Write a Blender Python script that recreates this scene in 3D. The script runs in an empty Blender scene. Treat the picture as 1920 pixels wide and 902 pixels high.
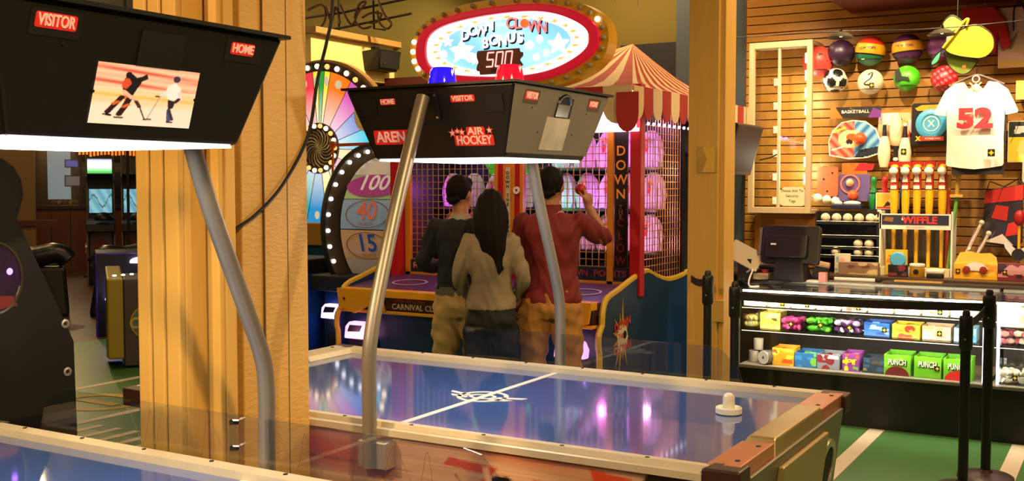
import bpy, bmesh, math, random
from mathutils import Matrix, Vector
random.seed(7)
PI = math.pi
SC = bpy.context.scene
COL = SC.collection

# ------------------------------------------------------------------ camera
cam_d = bpy.data.cameras.new('camera'); cam = bpy.data.objects.new('camera', cam_d); COL.objects.link(cam)
cam_d.sensor_width = 36.0; cam_d.lens = 37.84; cam_d.clip_start = 0.05; cam_d.clip_end = 100
cam.location = (0, 0, 1.6); cam.rotation_euler = (math.radians(90 - 3.006), 0, math.radians(30.1))
SC.camera = cam

# ------------------------------------------------------------------ world, exposure
w = bpy.data.worlds.new('world'); SC.world = w; w.use_nodes = True
w.node_tree.nodes['Background'].inputs[0].default_value = (1.0, 0.72, 0.42, 1)
w.node_tree.nodes['Background'].inputs[1].default_value = 0.05
vs = SC.view_settings
vs.view_transform = 'Standard'; vs.look = 'None'; vs.gamma = 1.0; vs.use_curve_mapping = False; vs.exposure = 0.0

# ------------------------------------------------------------------ lights of the room
def aim(o, target):
    d = Vector(target) - o.location
    o.rotation_euler = d.to_track_quat('-Z', 'Y').to_euler()
def area(name, loc, target, size, power, col, sy=None):
    l = bpy.data.lights.new(name, 'AREA'); l.energy = power; l.color = col; l.size = size
    if sy: l.shape = 'RECTANGLE'; l.size_y = sy
    o = bpy.data.objects.new(name, l); COL.objects.link(o); o.location = loc; aim(o, target); return o
def spot(name, loc, target, power, col, ang=70, blend=.6, rad=.06):
    l = bpy.data.lights.new(name, 'SPOT'); l.energy = power; l.color = col; l.spot_size = math.radians(ang)
    l.spot_blend = blend; l.shadow_soft_size = rad
    o = bpy.data.objects.new(name, l); COL.objects.link(o); o.location = loc; aim(o, target); return o
def point(name, loc, power, col, rad=.05):
    l = bpy.data.lights.new(name, 'POINT'); l.energy = power; l.color = col; l.shadow_soft_size = rad
    o = bpy.data.objects.new(name, l); COL.objects.link(o); o.location = loc; return o
WARM = (1.0, .66, .30); TUNG = (1.0, .76, .45); WHT = (1.0, .93, .82)
# ceiling lamps over the hockey tables
spot('ceiling_spot', (-3.6, -0.9, 3.3), (-2.55, 2.3, 1.2), 520, WARM, 60, .7, .12)
spot('ceiling_spot', (0.9, 0.6, 3.4), (-2.2, 2.6, 1.0), 520, WARM, 62, .7, .12)
spot('ceiling_spot', (0.4, 3.6, 3.7), (-2.4, 6.6, 1.6), 190, WARM, 44, .6, .1)
spot('side_fill_spot', (1.6, 5.2, 2.3), (-1.7, 3.4, 1.6), 260, TUNG, 26, .6, .05)  # unseen narrow spot added to brighten the scoreboard's end face
area('ceiling_fill', (0.2, 6.0, 3.9), (0.0, 6.1, 0), 1.4, 120, WARM, 1.0)
area('ceiling_fill', (-4.2, 8.6, 3.9), (-4.2, 9.3, 1.5), 1.2, 60, WARM, .8)  # light added above the clown game to brighten the olive wall
area('ceiling_fill', (-5.6, 4.2, 3.9), (-5.6, 4.2, 0), 1.6, 60, WARM, 1.2)
area('ceiling_fill', (-8.6, 8.2, 3.9), (-8.6, 8.2, 0), 1.6, 40, WARM, 1.2)
# track lamps in front of the shop's slat wall
for i, (x, p) in enumerate([(-2.55, 110), (-1.85, 150), (-1.1, 190), (-0.3, 190)]):
    spot('track_lamp', (x, 7.75, 3.25), (x + .05, 9.1, 1.75), p, TUNG, 75, .7, .04)
area('ceiling_fill', (-1.2, 7.6, 3.9), (-1.2, 7.6, 0), 1.0, 60, TUNG, .6)
# wall-washer on the cream bulkhead behind the wheel
spot('bulkhead_lamp', (-5.4, 8.9, 3.9), (-7.2, 9.1, 2.9), 420, (1, .78, .42), 80, .8, .1)

# ------------------------------------------------------------------ materials
def lin(c):
    if isinstance(c, str):
        c = c.lstrip('#'); c = [int(c[i:i+2], 16)/255 for i in (0, 2, 4)]
        c = [x/12.92 if x <= .04045 else ((x+.055)/1.055)**2.4 for x in c]
    return (c[0], c[1], c[2], 1.0)
MATS = {}
def mat(name, col, rough=.5, metal=0., var=0., scale=8., bump=0., emit=0., ecol=None, coat=0., stretch=None, spec=.5, sub=0.):
    if name in MATS: return MATS[name]
    m = bpy.data.materials.new(name); m.use_nodes = True; MATS[name] = m
    nt = m.node_tree; b = nt.nodes['Principled BSDF']; c = lin(col)
    b.inputs['Base Color'].default_value = c; b.inputs['Roughness'].default_value = rough; b.inputs['Metallic'].default_value = metal
    b.inputs['Specular IOR Level'].default_value = spec
    if coat: b.inputs['Coat Weight'].default_value = coat; b.inputs['Coat Roughness'].default_value = .05
    if emit: b.inputs['Emission Color'].default_value = lin(ecol or col); b.inputs['Emission Strength'].default_value = emit
    if var or bump:
        tc = nt.nodes.new('ShaderNodeTexCoord'); nz = nt.nodes.new('ShaderNodeTexNoise'); nz.inputs['Scale'].default_value = scale
        nz.inputs['Detail'].default_value = 4
        src = tc.outputs['Object']
        if stretch:
            mp = nt.nodes.new('ShaderNodeMapping'); mp.inputs['Scale'].default_value = stretch
            nt.links.new(src, mp.inputs['Vector']); src = mp.outputs['Vector']
        nt.links.new(src, nz.inputs['Vector'])
        if var:
            mx = nt.nodes.new('ShaderNodeMix'); mx.data_type = 'RGBA'
            mx.inputs['A'].default_value = tuple(max(0, x*(1-var)) for x in c[:3]) + (1,)
            mx.inputs['B'].default_value = tuple(min(1, x*(1+var)) for x in c[:3]) + (1,)
            nt.links.new(nz.outputs['Fac'], mx.inputs['Factor']); nt.links.new(mx.outputs['Result'], b.inputs['Base Color'])
        if bump:
            bp = nt.nodes.new('ShaderNodeBump'); bp.inputs['Strength'].default_value = bump; bp.inputs['Distance'].default_value = .01
            nt.links.new(nz.outputs['Fac'], bp.inputs['Height']); nt.links.new(bp.outputs['Normal'], b.inputs['Normal'])
    return m
def glow(name, col, s):
    return mat(name, col, .5, emit=s)
def glass(name, tint=(1, 1, 1), gloss=.08, rough=.02):
    if name in MATS: return MATS[name]
    m = bpy.data.materials.new(name); m.use_nodes = True; MATS[name] = m; nt = m.node_tree
    nt.nodes.remove(nt.nodes['Principled BSDF']); out = nt.nodes['Material Output']
    t = nt.nodes.new('ShaderNodeBsdfTransparent'); t.inputs[0].default_value = tuple(tint) + (1,)
    g = nt.nodes.new('ShaderNodeBsdfGlossy'); g.inputs['Roughness'].default_value = rough
    lw = nt.nodes.new('ShaderNodeLayerWeight'); lw.inputs['Blend'].default_value = .5
    pw = nt.nodes.new('ShaderNodeMath'); pw.operation = 'POWER'; pw.inputs[1].default_value = 4.0
    mth = nt.nodes.new('ShaderNodeMath'); mth.operation = 'MULTIPLY_ADD'; mth.inputs[1].default_value = .5; mth.inputs[2].default_value = gloss*.4
    mx = nt.nodes.new('ShaderNodeMixShader'); nt.links.new(lw.outputs['Facing'], pw.inputs[0]); nt.links.new(pw.outputs[0], mth.inputs[0]); nt.links.new(mth.outputs[0], mx.inputs[0])
    nt.links.new(t.outputs[0], mx.inputs[1]); nt.links.new(g.outputs[0], mx.inputs[2]); nt.links.new(mx.outputs[0], out.inputs[0])
    return m
def printmat(name, emit=0., rough=.45):
    """flat print: colours come from the mesh's own colour attribute"""
    if name in MATS: return MATS[name]
    m = bpy.data.materials.new(name); m.use_nodes = True; MATS[name] = m; nt = m.node_tree
    a = nt.nodes.new('ShaderNodeAttribute'); a.attribute_name = 'Col'; b = nt.nodes['Principled BSDF']
    b.inputs['Roughness'].default_value = rough
    nt.links.new(a.outputs['Color'], b.inputs['Base Color'])
    if emit:
        nt.links.new(a.outputs['Color'], b.inputs['Emission Color']); b.inputs['Emission Strength'].default_value = emit
    return m

# ------------------------------------------------------------------ mesh builder
I4 = Matrix.Identity(4)
def frame(o, x, y):
    x = Vector(x).normalized(); y = Vector(y).normalized(); z = x.cross(y).normalized(); y = z.cross(x)
    M = Matrix((x, y, z)).transposed().to_4x4(); M.translation = Vector(o); return M
def fy(x, y, z): return frame((x, y, z), (1, 0, 0), (0, 0, 1))      # faces -Y
def fx(x, y, z): return frame((x, y, z), (0, 1, 0), (0, 0, 1))      # faces +X
def rotz(a): return Matrix.Rotation(a, 4, 'Z')
class MB:
    def __init__(s, T=None): s.v = []; s.f = []; s.m = []; s.T = T or I4
    def add(s, vs, fs, mi=0):
        n = len(s.v); T = s.T
        s.v += [tuple(T @ Vector(p)) for p in vs]; s.f += [tuple(i+n for i in f) for f in fs]; s.m += [mi]*len(fs); return s
    def box(s, x0, x1, y0, y1, z0, z1, mi=0):
        return s.add([(x0,y0,z0),(x1,y0,z0),(x1,y1,z0),(x0,y1,z0),(x0,y0,z1),(x1,y0,z1),(x1,y1,z1),(x0,y1,z1)],
            [(0,3,2,1),(4,5,6,7),(0,1,5,4),(1,2,6,5),(2,3,7,6),(3,0,4,7)], mi)
    def cbox(s, c, d, mi=0):
        return s.box(c[0]-d[0]/2, c[0]+d[0]/2, c[1]-d[1]/2, c[1]+d[1]/2, c[2]-d[2]/2, c[2]+d[2]/2, mi)
    def hexa(s, b, t, mi=0):
        return s.add(list(b)+list(t), [(0,3,2,1),(4,5,6,7),(0,1,5,4),(1,2,6,5),(2,3,7,6),(3,0,4,7)], mi)
    def tube(s, pts, r, n=8, mi=0, closed=False, sx=1.0, round_ends=False):
        P = [Vector(p) for p in pts]; k = len(P); R = r if isinstance(r, (list, tuple)) else [r]*k
        vs = []; fs = []; prev = None
        for i, p in enumerate(P):
            if closed: t = P[(i+1) % k] - P[i-1]
            else: t = P[min(i+1, k-1)] - P[max(i-1, 0)]
            t.normalize()
            if prev is None:
                a = Vector((0,0,1)) if abs(t.z) < .9 else Vector((1,0,0))
                u = t.cross(a).normalized()
            else:
                u = (prev - t*prev.dot(t))
                u = u.normalized() if u.length > 1e-6 else t.orthogonal().normalized()
            prev = u; w_ = t.cross(u)
            for j in range(n):
                an = 2*PI*j/n; vs.append(p + u*math.cos(an)*R[i]*sx + w_*math.sin(an)*R[i])
        for i in range(k if closed else k-1):
            for j in range(n):
                a = i*n+j; b = i*n+(j+1) % n; c = ((i+1) % k)*n+(j+1) % n; d = ((i+1) % k)*n+j
                fs.append((a, b, c, d))
        if not closed:
            fs.append(tuple(range(n-1, -1, -1))); fs.append(tuple((k-1)*n+j for j in range(n)))
        return s.add(vs, fs, mi)
    def cyl(s, p0, p1, r0, r1=None, n=16, mi=0):
        return s.tube([p0, p1], [r0, r0 if r1 is None else r1], n, mi)
    def lathe(s, prof, c=(0,0,0), n=20, mi=0):
        vs = []; fs = []; k = len(prof)
        for (r, z) in prof:
            for j in range(n):
                a = 2*PI*j/n; vs.append((c[0]+r*math.cos(a), c[1]+r*math.sin(a), c[2]+z))
        for i in range(k-1):
            for j in range(n): fs.append((i*n+j, i*n+(j+1) % n, (i+1)*n+(j+1) % n, (i+1)*n+j))
        fs.append(tuple(range(n-1, -1, -1))); fs.append(tuple((k-1)*n+j for j in range(n)))
        return s.add(vs, fs, mi)
    def sph(s, c, r, n=16, m=10, mi=0, zmin=-1., zmax=1.):
        r = (r, r, r) if not isinstance(r, (list, tuple)) else r
        a0 = math.asin(zmin); a1 = math.asin(zmax); vs = []; fs = []
        for i in range(m+1):
            p = a0+(a1-a0)*i/m; cr = max(math.cos(p), 1e-3)
            for j in range(n):
                a = 2*PI*j/n; vs.append((c[0]+r[0]*cr*math.cos(a), c[1]+r[1]*cr*math.sin(a), c[2]+r[2]*math.sin(p)))
        for i in range(m):
            for j in range(n): fs.append((i*n+j, i*n+(j+1) % n, (i+1)*n+(j+1) % n, (i+1)*n+j))
        fs.append(tuple(range(n-1, -1, -1))); fs.append(tuple(m*n+j for j in range(n)))
        return s.add(vs, fs, mi)
    def prism(s, poly, z0, z1, mi=0):
        n = len(poly); vs = [(p[0], p[1], z0) for p in poly]+[(p[0], p[1], z1) for p in poly]
        fs = [tuple(range(n-1, -1, -1)), tuple(range(n, 2*n))]+[(i, (i+1) % n, n+(i+1) % n, n+i) for i in range(n)]
        return s.add(vs, fs, mi)
    def ring(s, outer, inner, z0, z1, mi=0):
        n = len(outer); vs = [(p[0], p[1], z) for z in (z0, z1) for L in (outer, inner) for p in L]; fs = []
        for i in range(n):
            j = (i+1) % n
            fs += [(2*n+i, 2*n+j, 3*n+j, 3*n+i), (i, n+i, n+j, j), (i, j, 2*n+j, 2*n+i), (n+i, 3*n+i, 3*n+j, n+j)]
        return s.add(vs, fs, mi)
    def grid(s, x0, x1, y0, y1, nx, ny, r, z=0., mi=0):
        """wire mesh"""
        for i in range(nx+1):
            x = x0+(x1-x0)*i/nx; s.box(x-r, x+r, y0, y1, z-r, z+r, mi)
        for j in range(ny+1):
            y = y0+(y1-y0)*j/ny; s.box(x0, x1, y-r, y+r, z-r, z+r, mi)
        return s
    def build(s, name, mats, parent=None, smooth=0, bevel=0, loc=None, rz=0, kind=None, label=None):
        me = bpy.data.meshes.new(name); me.from_pydata(s.v, [], s.f)
        ms = mats if isinstance(mats, (list, tuple)) else [mats]
        for m in ms: me.materials.append(m)
        if len(ms) > 1: me.polygons.foreach_set('material_index', s.m)
        bm = bmesh.new(); bm.from_mesh(me); bmesh.ops.recalc_face_normals(bm, faces=bm.faces); bm.to_mesh(me); bm.free()
        if smooth:
            me.polygons.foreach_set('use_smooth', [True]*len(me.polygons)); me.set_sharp_from_angle(angle=math.radians(smooth))
        o = bpy.data.objects.new(name, me); COL.objects.link(o)
        if parent: o.parent = parent
        if loc: o.location = loc
        if rz: o.rotation_euler.z = rz
        if bevel:
            b = o.modifiers.new('bevel', 'BEVEL'); b.width = bevel; b.segments = 2; b.limit_method = 'ANGLE'
        if kind: o['kind'] = kind
        if label: o['label'] = label
        return o
def tag(o, label, cat=None, group=None, kind=None):
    o['label'] = label
    if cat: o['category'] = cat
    if group: o['group'] = group
    if kind: o['kind'] = kind
    return o
def thing(name, label, cat, loc=(0,0,0), rz=0, group=None):
    o = bpy.data.objects.new(name, None); COL.objects.link(o); o.location = loc; o.rotation_euler.z = rz
    o.empty_display_size = .05
    return tag(o, label, cat, group)
def struct(o, label): return tag(o, label, None, None, 'structure')
def dup(o, parent=None):
    c = o.copy(); COL.objects.link(c); c.parent = parent
    for ch in list(o.children): dup(ch, c)
    return c
def text(name, s, size, m, parent, M, ext=.002, bold=0., align='CENTER', sx=1.0, shear=0., label=None, flipfit=None):
    cu = bpy.data.curves.new(name, 'FONT'); cu.body = s; cu.size = size; cu.extrude = ext; cu.offset = bold*size
    cu.align_x = align; cu.align_y = 'CENTER'; cu.shear = shear; cu.resolution_u = 3
    o = bpy.data.objects.new(name, cu); COL.objects.link(o)
    me = bpy.data.meshes.new_from_object(o); bpy.data.objects.remove(o); bpy.data.curves.remove(cu)
    me.materials.clear(); me.materials.append(m)
    if flipfit:                                        # fit to a given width
        xs = [v.co.x for v in me.vertices]; sx = flipfit/(max(xs)-min(xs))
    me.transform(M @ Matrix.Diagonal((sx, 1, 1, 1)))
    me.name = name; t = bpy.data.objects.new(name, me); COL.objects.link(t); t.parent = parent
    if label: t['label'] = label
    return t
def pt_in(poly, x, y):
    c = False; n = len(poly); j = n-1
    for i in range(n):
        a = poly[i]; b = poly[j]
        if (a[1] > y) != (b[1] > y) and x < (b[0]-a[0])*(y-a[1])/(b[1]-a[1])+a[0]: c = not c
        j = i
    return c
def seg_d(x, y, a, b):
    dx = b[0]-a[0]; dy = b[1]-a[1]; t = max(0, min(1, ((x-a[0])*dx+(y-a[1])*dy)/(dx*dx+dy*dy+1e-12)))
    return math.hypot(x-a[0]-t*dx, y-a[1]-t*dy)
def picture(name, wd, ht, nx, ny, fn, m, parent, M, label=None, ss=1):
    """a flat print as a fine grid; fn(u,v) with u,v in 0..1 gives its printed colour"""
    vs = [((i/nx-.5)*wd, (j/ny-.5)*ht, 0) for j in range(ny+1) for i in range(nx+1)]
    fs = [(j*(nx+1)+i, j*(nx+1)+i+1, (j+1)*(nx+1)+i+1, (j+1)*(nx+1)+i) for j in range(ny) for i in range(nx)]
    me = bpy.data.meshes.new(name); me.from_pydata([tuple(M @ Vector(p)) for p in vs], [], fs); me.materials.append(m)
    ca = me.color_attributes.new('Col', 'FLOAT_COLOR', 'CORNER'); data = []
    for j in range(ny):
        for i in range(nx):
            if ss == 1: c_ = fn((i+.5)/nx, (j+.5)/ny)
            else:       # soft printed edges
                q_ = [fn((i+.5+1.4*((a+.5)/ss-.5))/nx, (j+.5+1.4*((b+.5)/ss-.5))/ny) for a in range(ss) for b in range(ss)]; c_ = [sum(x[k] for x in q_)/len(q_) for k in range(3)]
            data += list(lin(c_))*4
    ca.data.foreach_set('color', data)
    o = bpy.data.objects.new(name, me); COL.objects.link(o); o.parent = parent
    if label: o['label'] = label
    return o
def shapes(bg, items):
    """printed artwork: bg colour or function, items ('p',poly,col) or ('l',pts,width,col) or ('c',x,y,r,col[,aspect])"""
    def fn(u, v):
        c = bg(u, v) if callable(bg) else bg
        for it in items:
            if it[0] == 'p' and pt_in(it[1], u, v): c = it[2]
            elif it[0] == 'l' and any(seg_d(u, v, it[1][k], it[1][k+1]) < it[2] for k in range(len(it[1])-1)): c = it[3]
            elif it[0] == 'c':
                asp = it[5] if len(it) > 5 else 1.
                if math.hypot((u-it[1])*asp, v-it[2]) < it[3]: c = it[4]
        return c
    return fn
def hx(c): c = c.lstrip('#'); return tuple(lin(c)[:3])
def mixc(a, b, t): return tuple(a[i]*(1-t)+b[i]*t for i in range(3))
def circle(r, n=32, cx=0, cy=0, ry=None): return [(cx+r*math.cos(2*PI*i/n), cy+(ry or r)*math.sin(2*PI*i/n)) for i in range(n)]
def rrect(w_, h_, r, n=4):
    p = []
    for (cx, cy, a0) in ((w_/2-r, h_/2-r, 0), (-w_/2+r, h_/2-r, 90), (-w_/2+r, -h_/2+r, 180), (w_/2-r, -h_/2+r, 270)):
        for i in range(n+1):
            a = math.radians(a0+90*i/n); p.append((cx+r*math.cos(a), cy+r*math.sin(a)))
    return p
def star(r, k=5, inner=.42, rot=PI/2): return [((r if i % 2 == 0 else r*inner)*math.cos(rot+PI*i/k), (r if i % 2 == 0 else r*inner)*math.sin(rot+PI*i/k)) for i in range(2*k)]
def bez(pts, n=10):
    """smooth curve through points (Catmull-Rom)"""
    P = [Vector(p) for p in pts]; out = []
    for i in range(len(P)-1):
        a = P[max(i-1, 0)]; b = P[i]; c = P[i+1]; d = P[min(i+2, len(P)-1)]
        for k in range(n):
            t = k/n; out.append(.5*((2*b)+(-a+c)*t+(2*a-5*b+4*c-d)*t*t+(-a+3*b-3*c+d)*t*t*t))
    out.append(P[-1]); return out

BLACK = mat('black_plastic', '#141312', .42, bump=.05, scale=300)
DARK = mat('matte_black', '#0d0c0b', .6)
STEEL = mat('brushed_steel', '#978f82', .4, .6, var=.08, scale=40, stretch=(1, 1, .1))
ALU = mat('aluminium', '#c9c2b4', .35, .7, var=.06, scale=30)
CHROME = mat('chrome', '#d8d4cc', .12, 1.)
CREAMRAIL = mat('cream_rail', '#cfc3a6', .4, .15, var=.08, scale=20)
WHITE = mat('white_plastic', '#e6e0d2', .4)
PAPER = mat('white_card', '#e9e2d0', .7)
RED = mat('red_paint', '#a51216', .45)
YEL = mat('yellow_paint', '#d79a16', .45)
BLUE = mat('blue_laminate', '#12395c', .4, var=.12, scale=3)
GLASS = glass('clear_glass', (.97, .98, .97), .10)
PLEXI = glass('clear_acrylic', (.86, .88, .88), .12)
# ================================================================== THE SETTING
TURF = mat('green_turf_vinyl', '#47763e', .38, var=.18, scale=3, bump=.08)
LINE = mat('white_floor_paint', '#cfbfa8', .5, var=.06, scale=9)
YLINE = mat('yellow_floor_paint', '#b39428', .5)
WOODF = mat('brown_wood_floor', '#4a2a1a', .35, var=.3, scale=4, stretch=(1, 8, 1))
fl = struct(MB().box(-9.2, 4, -4, 9.8, -.1, 0).build('floor', TURF), 'green turf patterned arcade floor with painted white yard lines')
def line_mark(x0, x1, y0, y1, m=LINE): MB().box(x0, x1, y0, y1, 0, .003).build('line_marking', m, fl)
for x in (-1.47, -.62, .25, 1.1): line_mark(x, x+.095, 4.9, 7.2)
for x in (-7.15, -6.12): line_mark(x, x+.07, 2.6, 8.0)
for k in range(5): line_mark(-5.93+k*.17, -5.87+k*.17, 4.15, 4.75)
# yellow floor emblem
MB().ring(circle(.34, 32, -6.55, 5.25, .3), circle(.26, 32, -6.55, 5.25, .2), 0, .004).build('emblem_ring', YLINE, fl)
MB().box(-6.75, -6.35, 5.2, 5.28, 0, .0045).build('emblem_bar', YLINE, fl)
for x in (-.15, 2.6): MB().box(x, x+.004, 4.5, 7.2, 0, .0015).build('floor_seam', DARK, fl)
wf = struct(MB().box(-26, -9.2, -4, 18, -.1, 0).build('floor_wood', WOODF), 'dark brown plank floor beyond the green turf')
OLIVE = mat('olive_wall_paint', '#6f6228', .8, var=.08, scale=2)
CREAMW = mat('cream_wall_paint', '#d8c27a', .75, var=.05, scale=2)
MAROON = mat('maroon_trim', '#4a1512', .5)
NAVYW = mat('navy_wall_panel', '#141627', .7)
CEILM = mat('dark_ceiling', '#3a3326', .9)
struct(MB().box(-9.0, 4, 9.8, 9.95, 0, 4.1).build('wall_back', OLIVE), 'olive painted rear wall above the games')
struct(MB().box(-26.1, -26, -4, 18, 0, 4.1).build('wall_left', mat('brown_wall', '#5a3a20', .8, var=.1, scale=2)), 'dim brown wall far beyond the arcade machines')
struct(MB().box(-26, -9.0, 18, 18.1, 0, 4.1).build('wall_far', mat('brown_wall', '#5a3a20', .8, var=.1, scale=2)), 'dim brown end wall of the far arcade hall')
struct(MB().box(-9.1, -9.0, 9.8, 18, 0, 4.1).build('wall_return', OLIVE), 'olive return wall of the far arcade hall')
struct(MB().box(4, 4.1, -4, 9.95, 0, 4.1).build('wall_right', OLIVE), 'olive wall beside the shop outside the view')
struct(MB().box(-26, 4.1, -4, 18, 4.1, 4.2).build('ceiling', CEILM), 'dark painted ceiling over the arcade')
struct(MB().box(-4.4, -2.95, 9.7, 9.8, 1.2, 2.95).build('trim_1', NAVYW), 'dark navy band on the wall behind the striped tent')
# cream bulkhead with ledge
bk = struct(MB().box(-9.0, -7.2, 8.4, 9.8, 2.71, 3.11).build('beam', CREAMW), 'cream painted bulkhead carrying the black speaker')
MB().box(-9.0, -7.1, 8.36, 9.8, 3.11, 3.17).build('ledge', mat('tan_ledge', '#a4793c', .6), bk)
struct(MB().box(-7.2, -4.4, 9.62, 9.8, 2.66, 2.76).build('trim_2', MAROON), 'maroon picture rail under the cream bulkhead')
struct(MB().box(-8.9, -4.4, 9.66, 9.8, 1.2, 2.66).build('wall_panel', mat('ochre_panel', '#b98a36', .7, var=.06, scale=3)), 'ochre wall panel below the maroon rail')

# yellow timber pillars
PIL = mat('yellow_painted_timber', '#c89c48', .5, var=.10, scale=7, bump=.25, stretch=(3, 3, .5))
PIL2 = mat('yellow_painted_boards', '#c49848', .5, var=.08, scale=30, bump=.3, stretch=(1, 1, 3))
GRV = mat('dark_groove', '#5d4114', .7)
p = struct(MB().box(-2.62, -2.27, 2.335, 2.625, 0, 4.1).build('pillar', PIL2, bevel=.004), 'wide yellow painted timber pillar between the two hockey tables')
MB().box(-2.60, -2.262, 2.42, 2.423, 0, 4.1).build('board_seam', GRV, p)
MB().box(-2.60, -2.2685, 2.53, 2.532, 0, 4.1).build('board_seam', GRV, p)
# stepped pilaster on the front of the pillar
MB().box(-2.58, -2.235, 2.236, 2.275, 0, 4.1).build('pilaster_back', PIL, p, bevel=.003)
MB().box(-2.60, -2.31, 2.27, 2.34, 0, 4.1).build('pilaster_core', GRV, p)
MB().box(-2.487, -2.305, 2.15, 2.24, 0, 4.1).build('pilaster_front', PIL, p, bevel=.004)
for (x0, x1) in ((-2.480, -2.428), (-2.421, -2.372), (-2.364, -2.308)):
    MB().box(x0, x1, 2.128, 2.152, 0, 4.1).build('flute_strip', PIL, p, bevel=.006)
MB().box(-2.292, -2.242, 2.216, 2.238, 0, 4.1).build('flute_strip', PIL, p, bevel=.006)
p2 = struct(MB().box(-2.50, -2.30, 6.57, 6.80, 0, 4.1).build('pillar', PIL, bevel=.004), 'narrow yellow timber pillar between the clown game and the shop')
MB().box(-2.31, -2.265, 6.6, 6.80, 0, 4.1).build('edge_board', PIL, p2, bevel=.004)
MB().box(-2.335, -2.25, 6.565, 6.60, .72, .86).build('junction_block', PIL, p2, bevel=.003)
pq = MB(fy(-2.372, 6.57, 1.755)).prism(rrect(.13, .165, .004), 0, .004).build('wall_plate', mat('brass_plate', '#b08f4a', .3, .6, var=.2, scale=12), p2)
MB(fy(-2.372, 6.566, 1.755)).prism([(-.03,.08),(.05,.08),(.05,-.08),(-.03,-.08),(0,0)], 0, .003).build('plate_print', mat('plate_gold', '#d3a53c', .4), pq)
# shop slat wall: every slat is a board of its own
SLAT = mat('honey_slatwall', '#a8762c', .45, var=.15, scale=5, stretch=(1, 1, 6))
sw = struct(MB().box(-2.95, 4, 9.1, 9.2, 0, 3.3).build('wall_shop', GRV), 'honey coloured slatwall behind the prize counter')
sm = None
for k in range(31):
    z = .9+k*.0735
    if sm is None:
        sm = MB().box(-2.93, 2.2, 9.072, 9.1, 0, .066).build('slat', SLAT, sw, bevel=.004, loc=(0, 0, z))
    else:
        c = sm.copy(); COL.objects.link(c); c.parent = sw; c.location.z = z
struct(MB().box(-3.6, -2.96, 9.14, 9.2, 0, 3.3).build('wall_side', mat('blue_grey_wall', '#41505c', .7)), 'blue grey wall strip between pillar and shop case')
# curved dark red soffit over the shop
sf = MB()
pts = [(-2.05+.22*k, 8.35-.28*math.sin(PI*(k/14)*.75)) for k in range(15)]
sf.add([(x, y, z) for z in (2.99, 3.3) for (x, y) in pts]+[(x, 9.1, z) for z in (2.99, 3.3) for (x, y) in pts],
    [(i, i+1, 15+i+1, 15+i) for i in range(14)]+[(i, i+1, 30+i+1, 30+i) for i in range(14)]+[(15+i, 16+i, 46+i, 45+i) for i in range(14)])
so = struct(sf.build('trim_3', mat('dark_red_soffit', '#5c1a14', .5)), 'curved dark red soffit over the shop wall')
for (x0, x1) in ((-1.75, -1.35), (-1.1, -.6), (-.45, 0)):
    MB().box(x0, x1, 8.062, 8.07, 3.02, 3.25).build('soffit_panel', mat('red_panel', '#8f1d18', .45), so)

# ================================================================== AIR HOCKEY TABLES
FIELD = mat('blue_playfield', '#3c5ea6', .07, var=.10, scale=2.2, spec=.9, coat=.6)
COPPER = mat('worn_copper_rail', '#c4825c', .35, .35, var=.15, scale=12)
GOLD = mat('worn_goal_metal', '#b6a06c', .35, .55, var=.12, scale=10)
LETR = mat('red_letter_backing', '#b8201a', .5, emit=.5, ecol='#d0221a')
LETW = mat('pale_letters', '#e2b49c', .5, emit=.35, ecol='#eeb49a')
SIDEP = printmat('side_art_print', 0, .3)
GLOWW = glow('white_light_panel', '#fff6ea', 12.0)
def plank_bg(u, v):
    t = .5+.5*math.sin(u*23+3*math.sin(v*31))*math.sin(v*47+u*9); s = .5+.5*math.sin(v*140+u*18+2*math.sin(u*11))
    c = mixc(hx('#cf9f7a'), hx('#a06a48'), t*.7); c = mixc(c, hx('#ecc8a0'), s*.4)
    r = max(0, math.sin(u*9.3+1.2)*math.sin(v*5+u*3)); return mixc(c, hx('#c23d1f'), min(.75, r*.8))
side_items = [('l', [(0, .62), (1, .60)], .004, hx('#3a2418')), ('l', [(0, .30), (1, .31)], .004, hx('#3a2418')),
    ('p', [(.90, 0), (.90, .6), (.908, .8), (.922, 1.0), (1, 1), (1, 0)], hx('#14100d')),
    ('p', [(.56, .42), (.60, .52), (.65, .44), (.63, .30)], hx('#d8a72c')), ('p', [(.62, .85), (.70, .80), (.69, .70), (.61, .75)], hx('#c24a2a')),
    ('p', [(.69, .70), (.715, .72), (.73, .66), (.735, .50), (.745, .42), (.74, .2), (.69, .1), (.675, .3), (.69, .5)], hx('#17110f')),
    ('p', [(.672, .62), (.685, .70), (.70, .48), (.69, .32)], hx('#c5442c')), ('p', [(.675, .78), (.685, .80), (.69, .64), (.682, .6)], hx('#e8b08c')),
    ('p', [(.728, .42), (.748, .46), (.75, .28), (.733, .2)], hx('#d88a5a')),
    ('c', .742, .60, .085, hx('#0f0f14'), 8.), ('p', [(.755, .74), (.80, .70), (.81, .58), (.765, .56)], hx('#c22a1c')), ('p', [(.84, .95), (.90, .9), (.89, .6), (.85, .7)], hx('#d0482a')),
    ('l', [(.63, .66), (.675, .25)], .0012, hx('#3a2418')), ('c', .873, .50, .15, hx('#1b1f45'), 8.)]
def hockey_pic(u, v):
    c = mixc(hx('#e9d9cf'), hx('#e8b04e'), max(0, 1-abs(v-.48)*5)) if v < .62 else mixc(hx('#e6a890'), hx('#c23a2a'), max(0, math.sin(v*28+u*4)))
    return mixc(c, hx('#f2d8b4'), .25+.2*math.sin(v*60+u*3))
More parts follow.
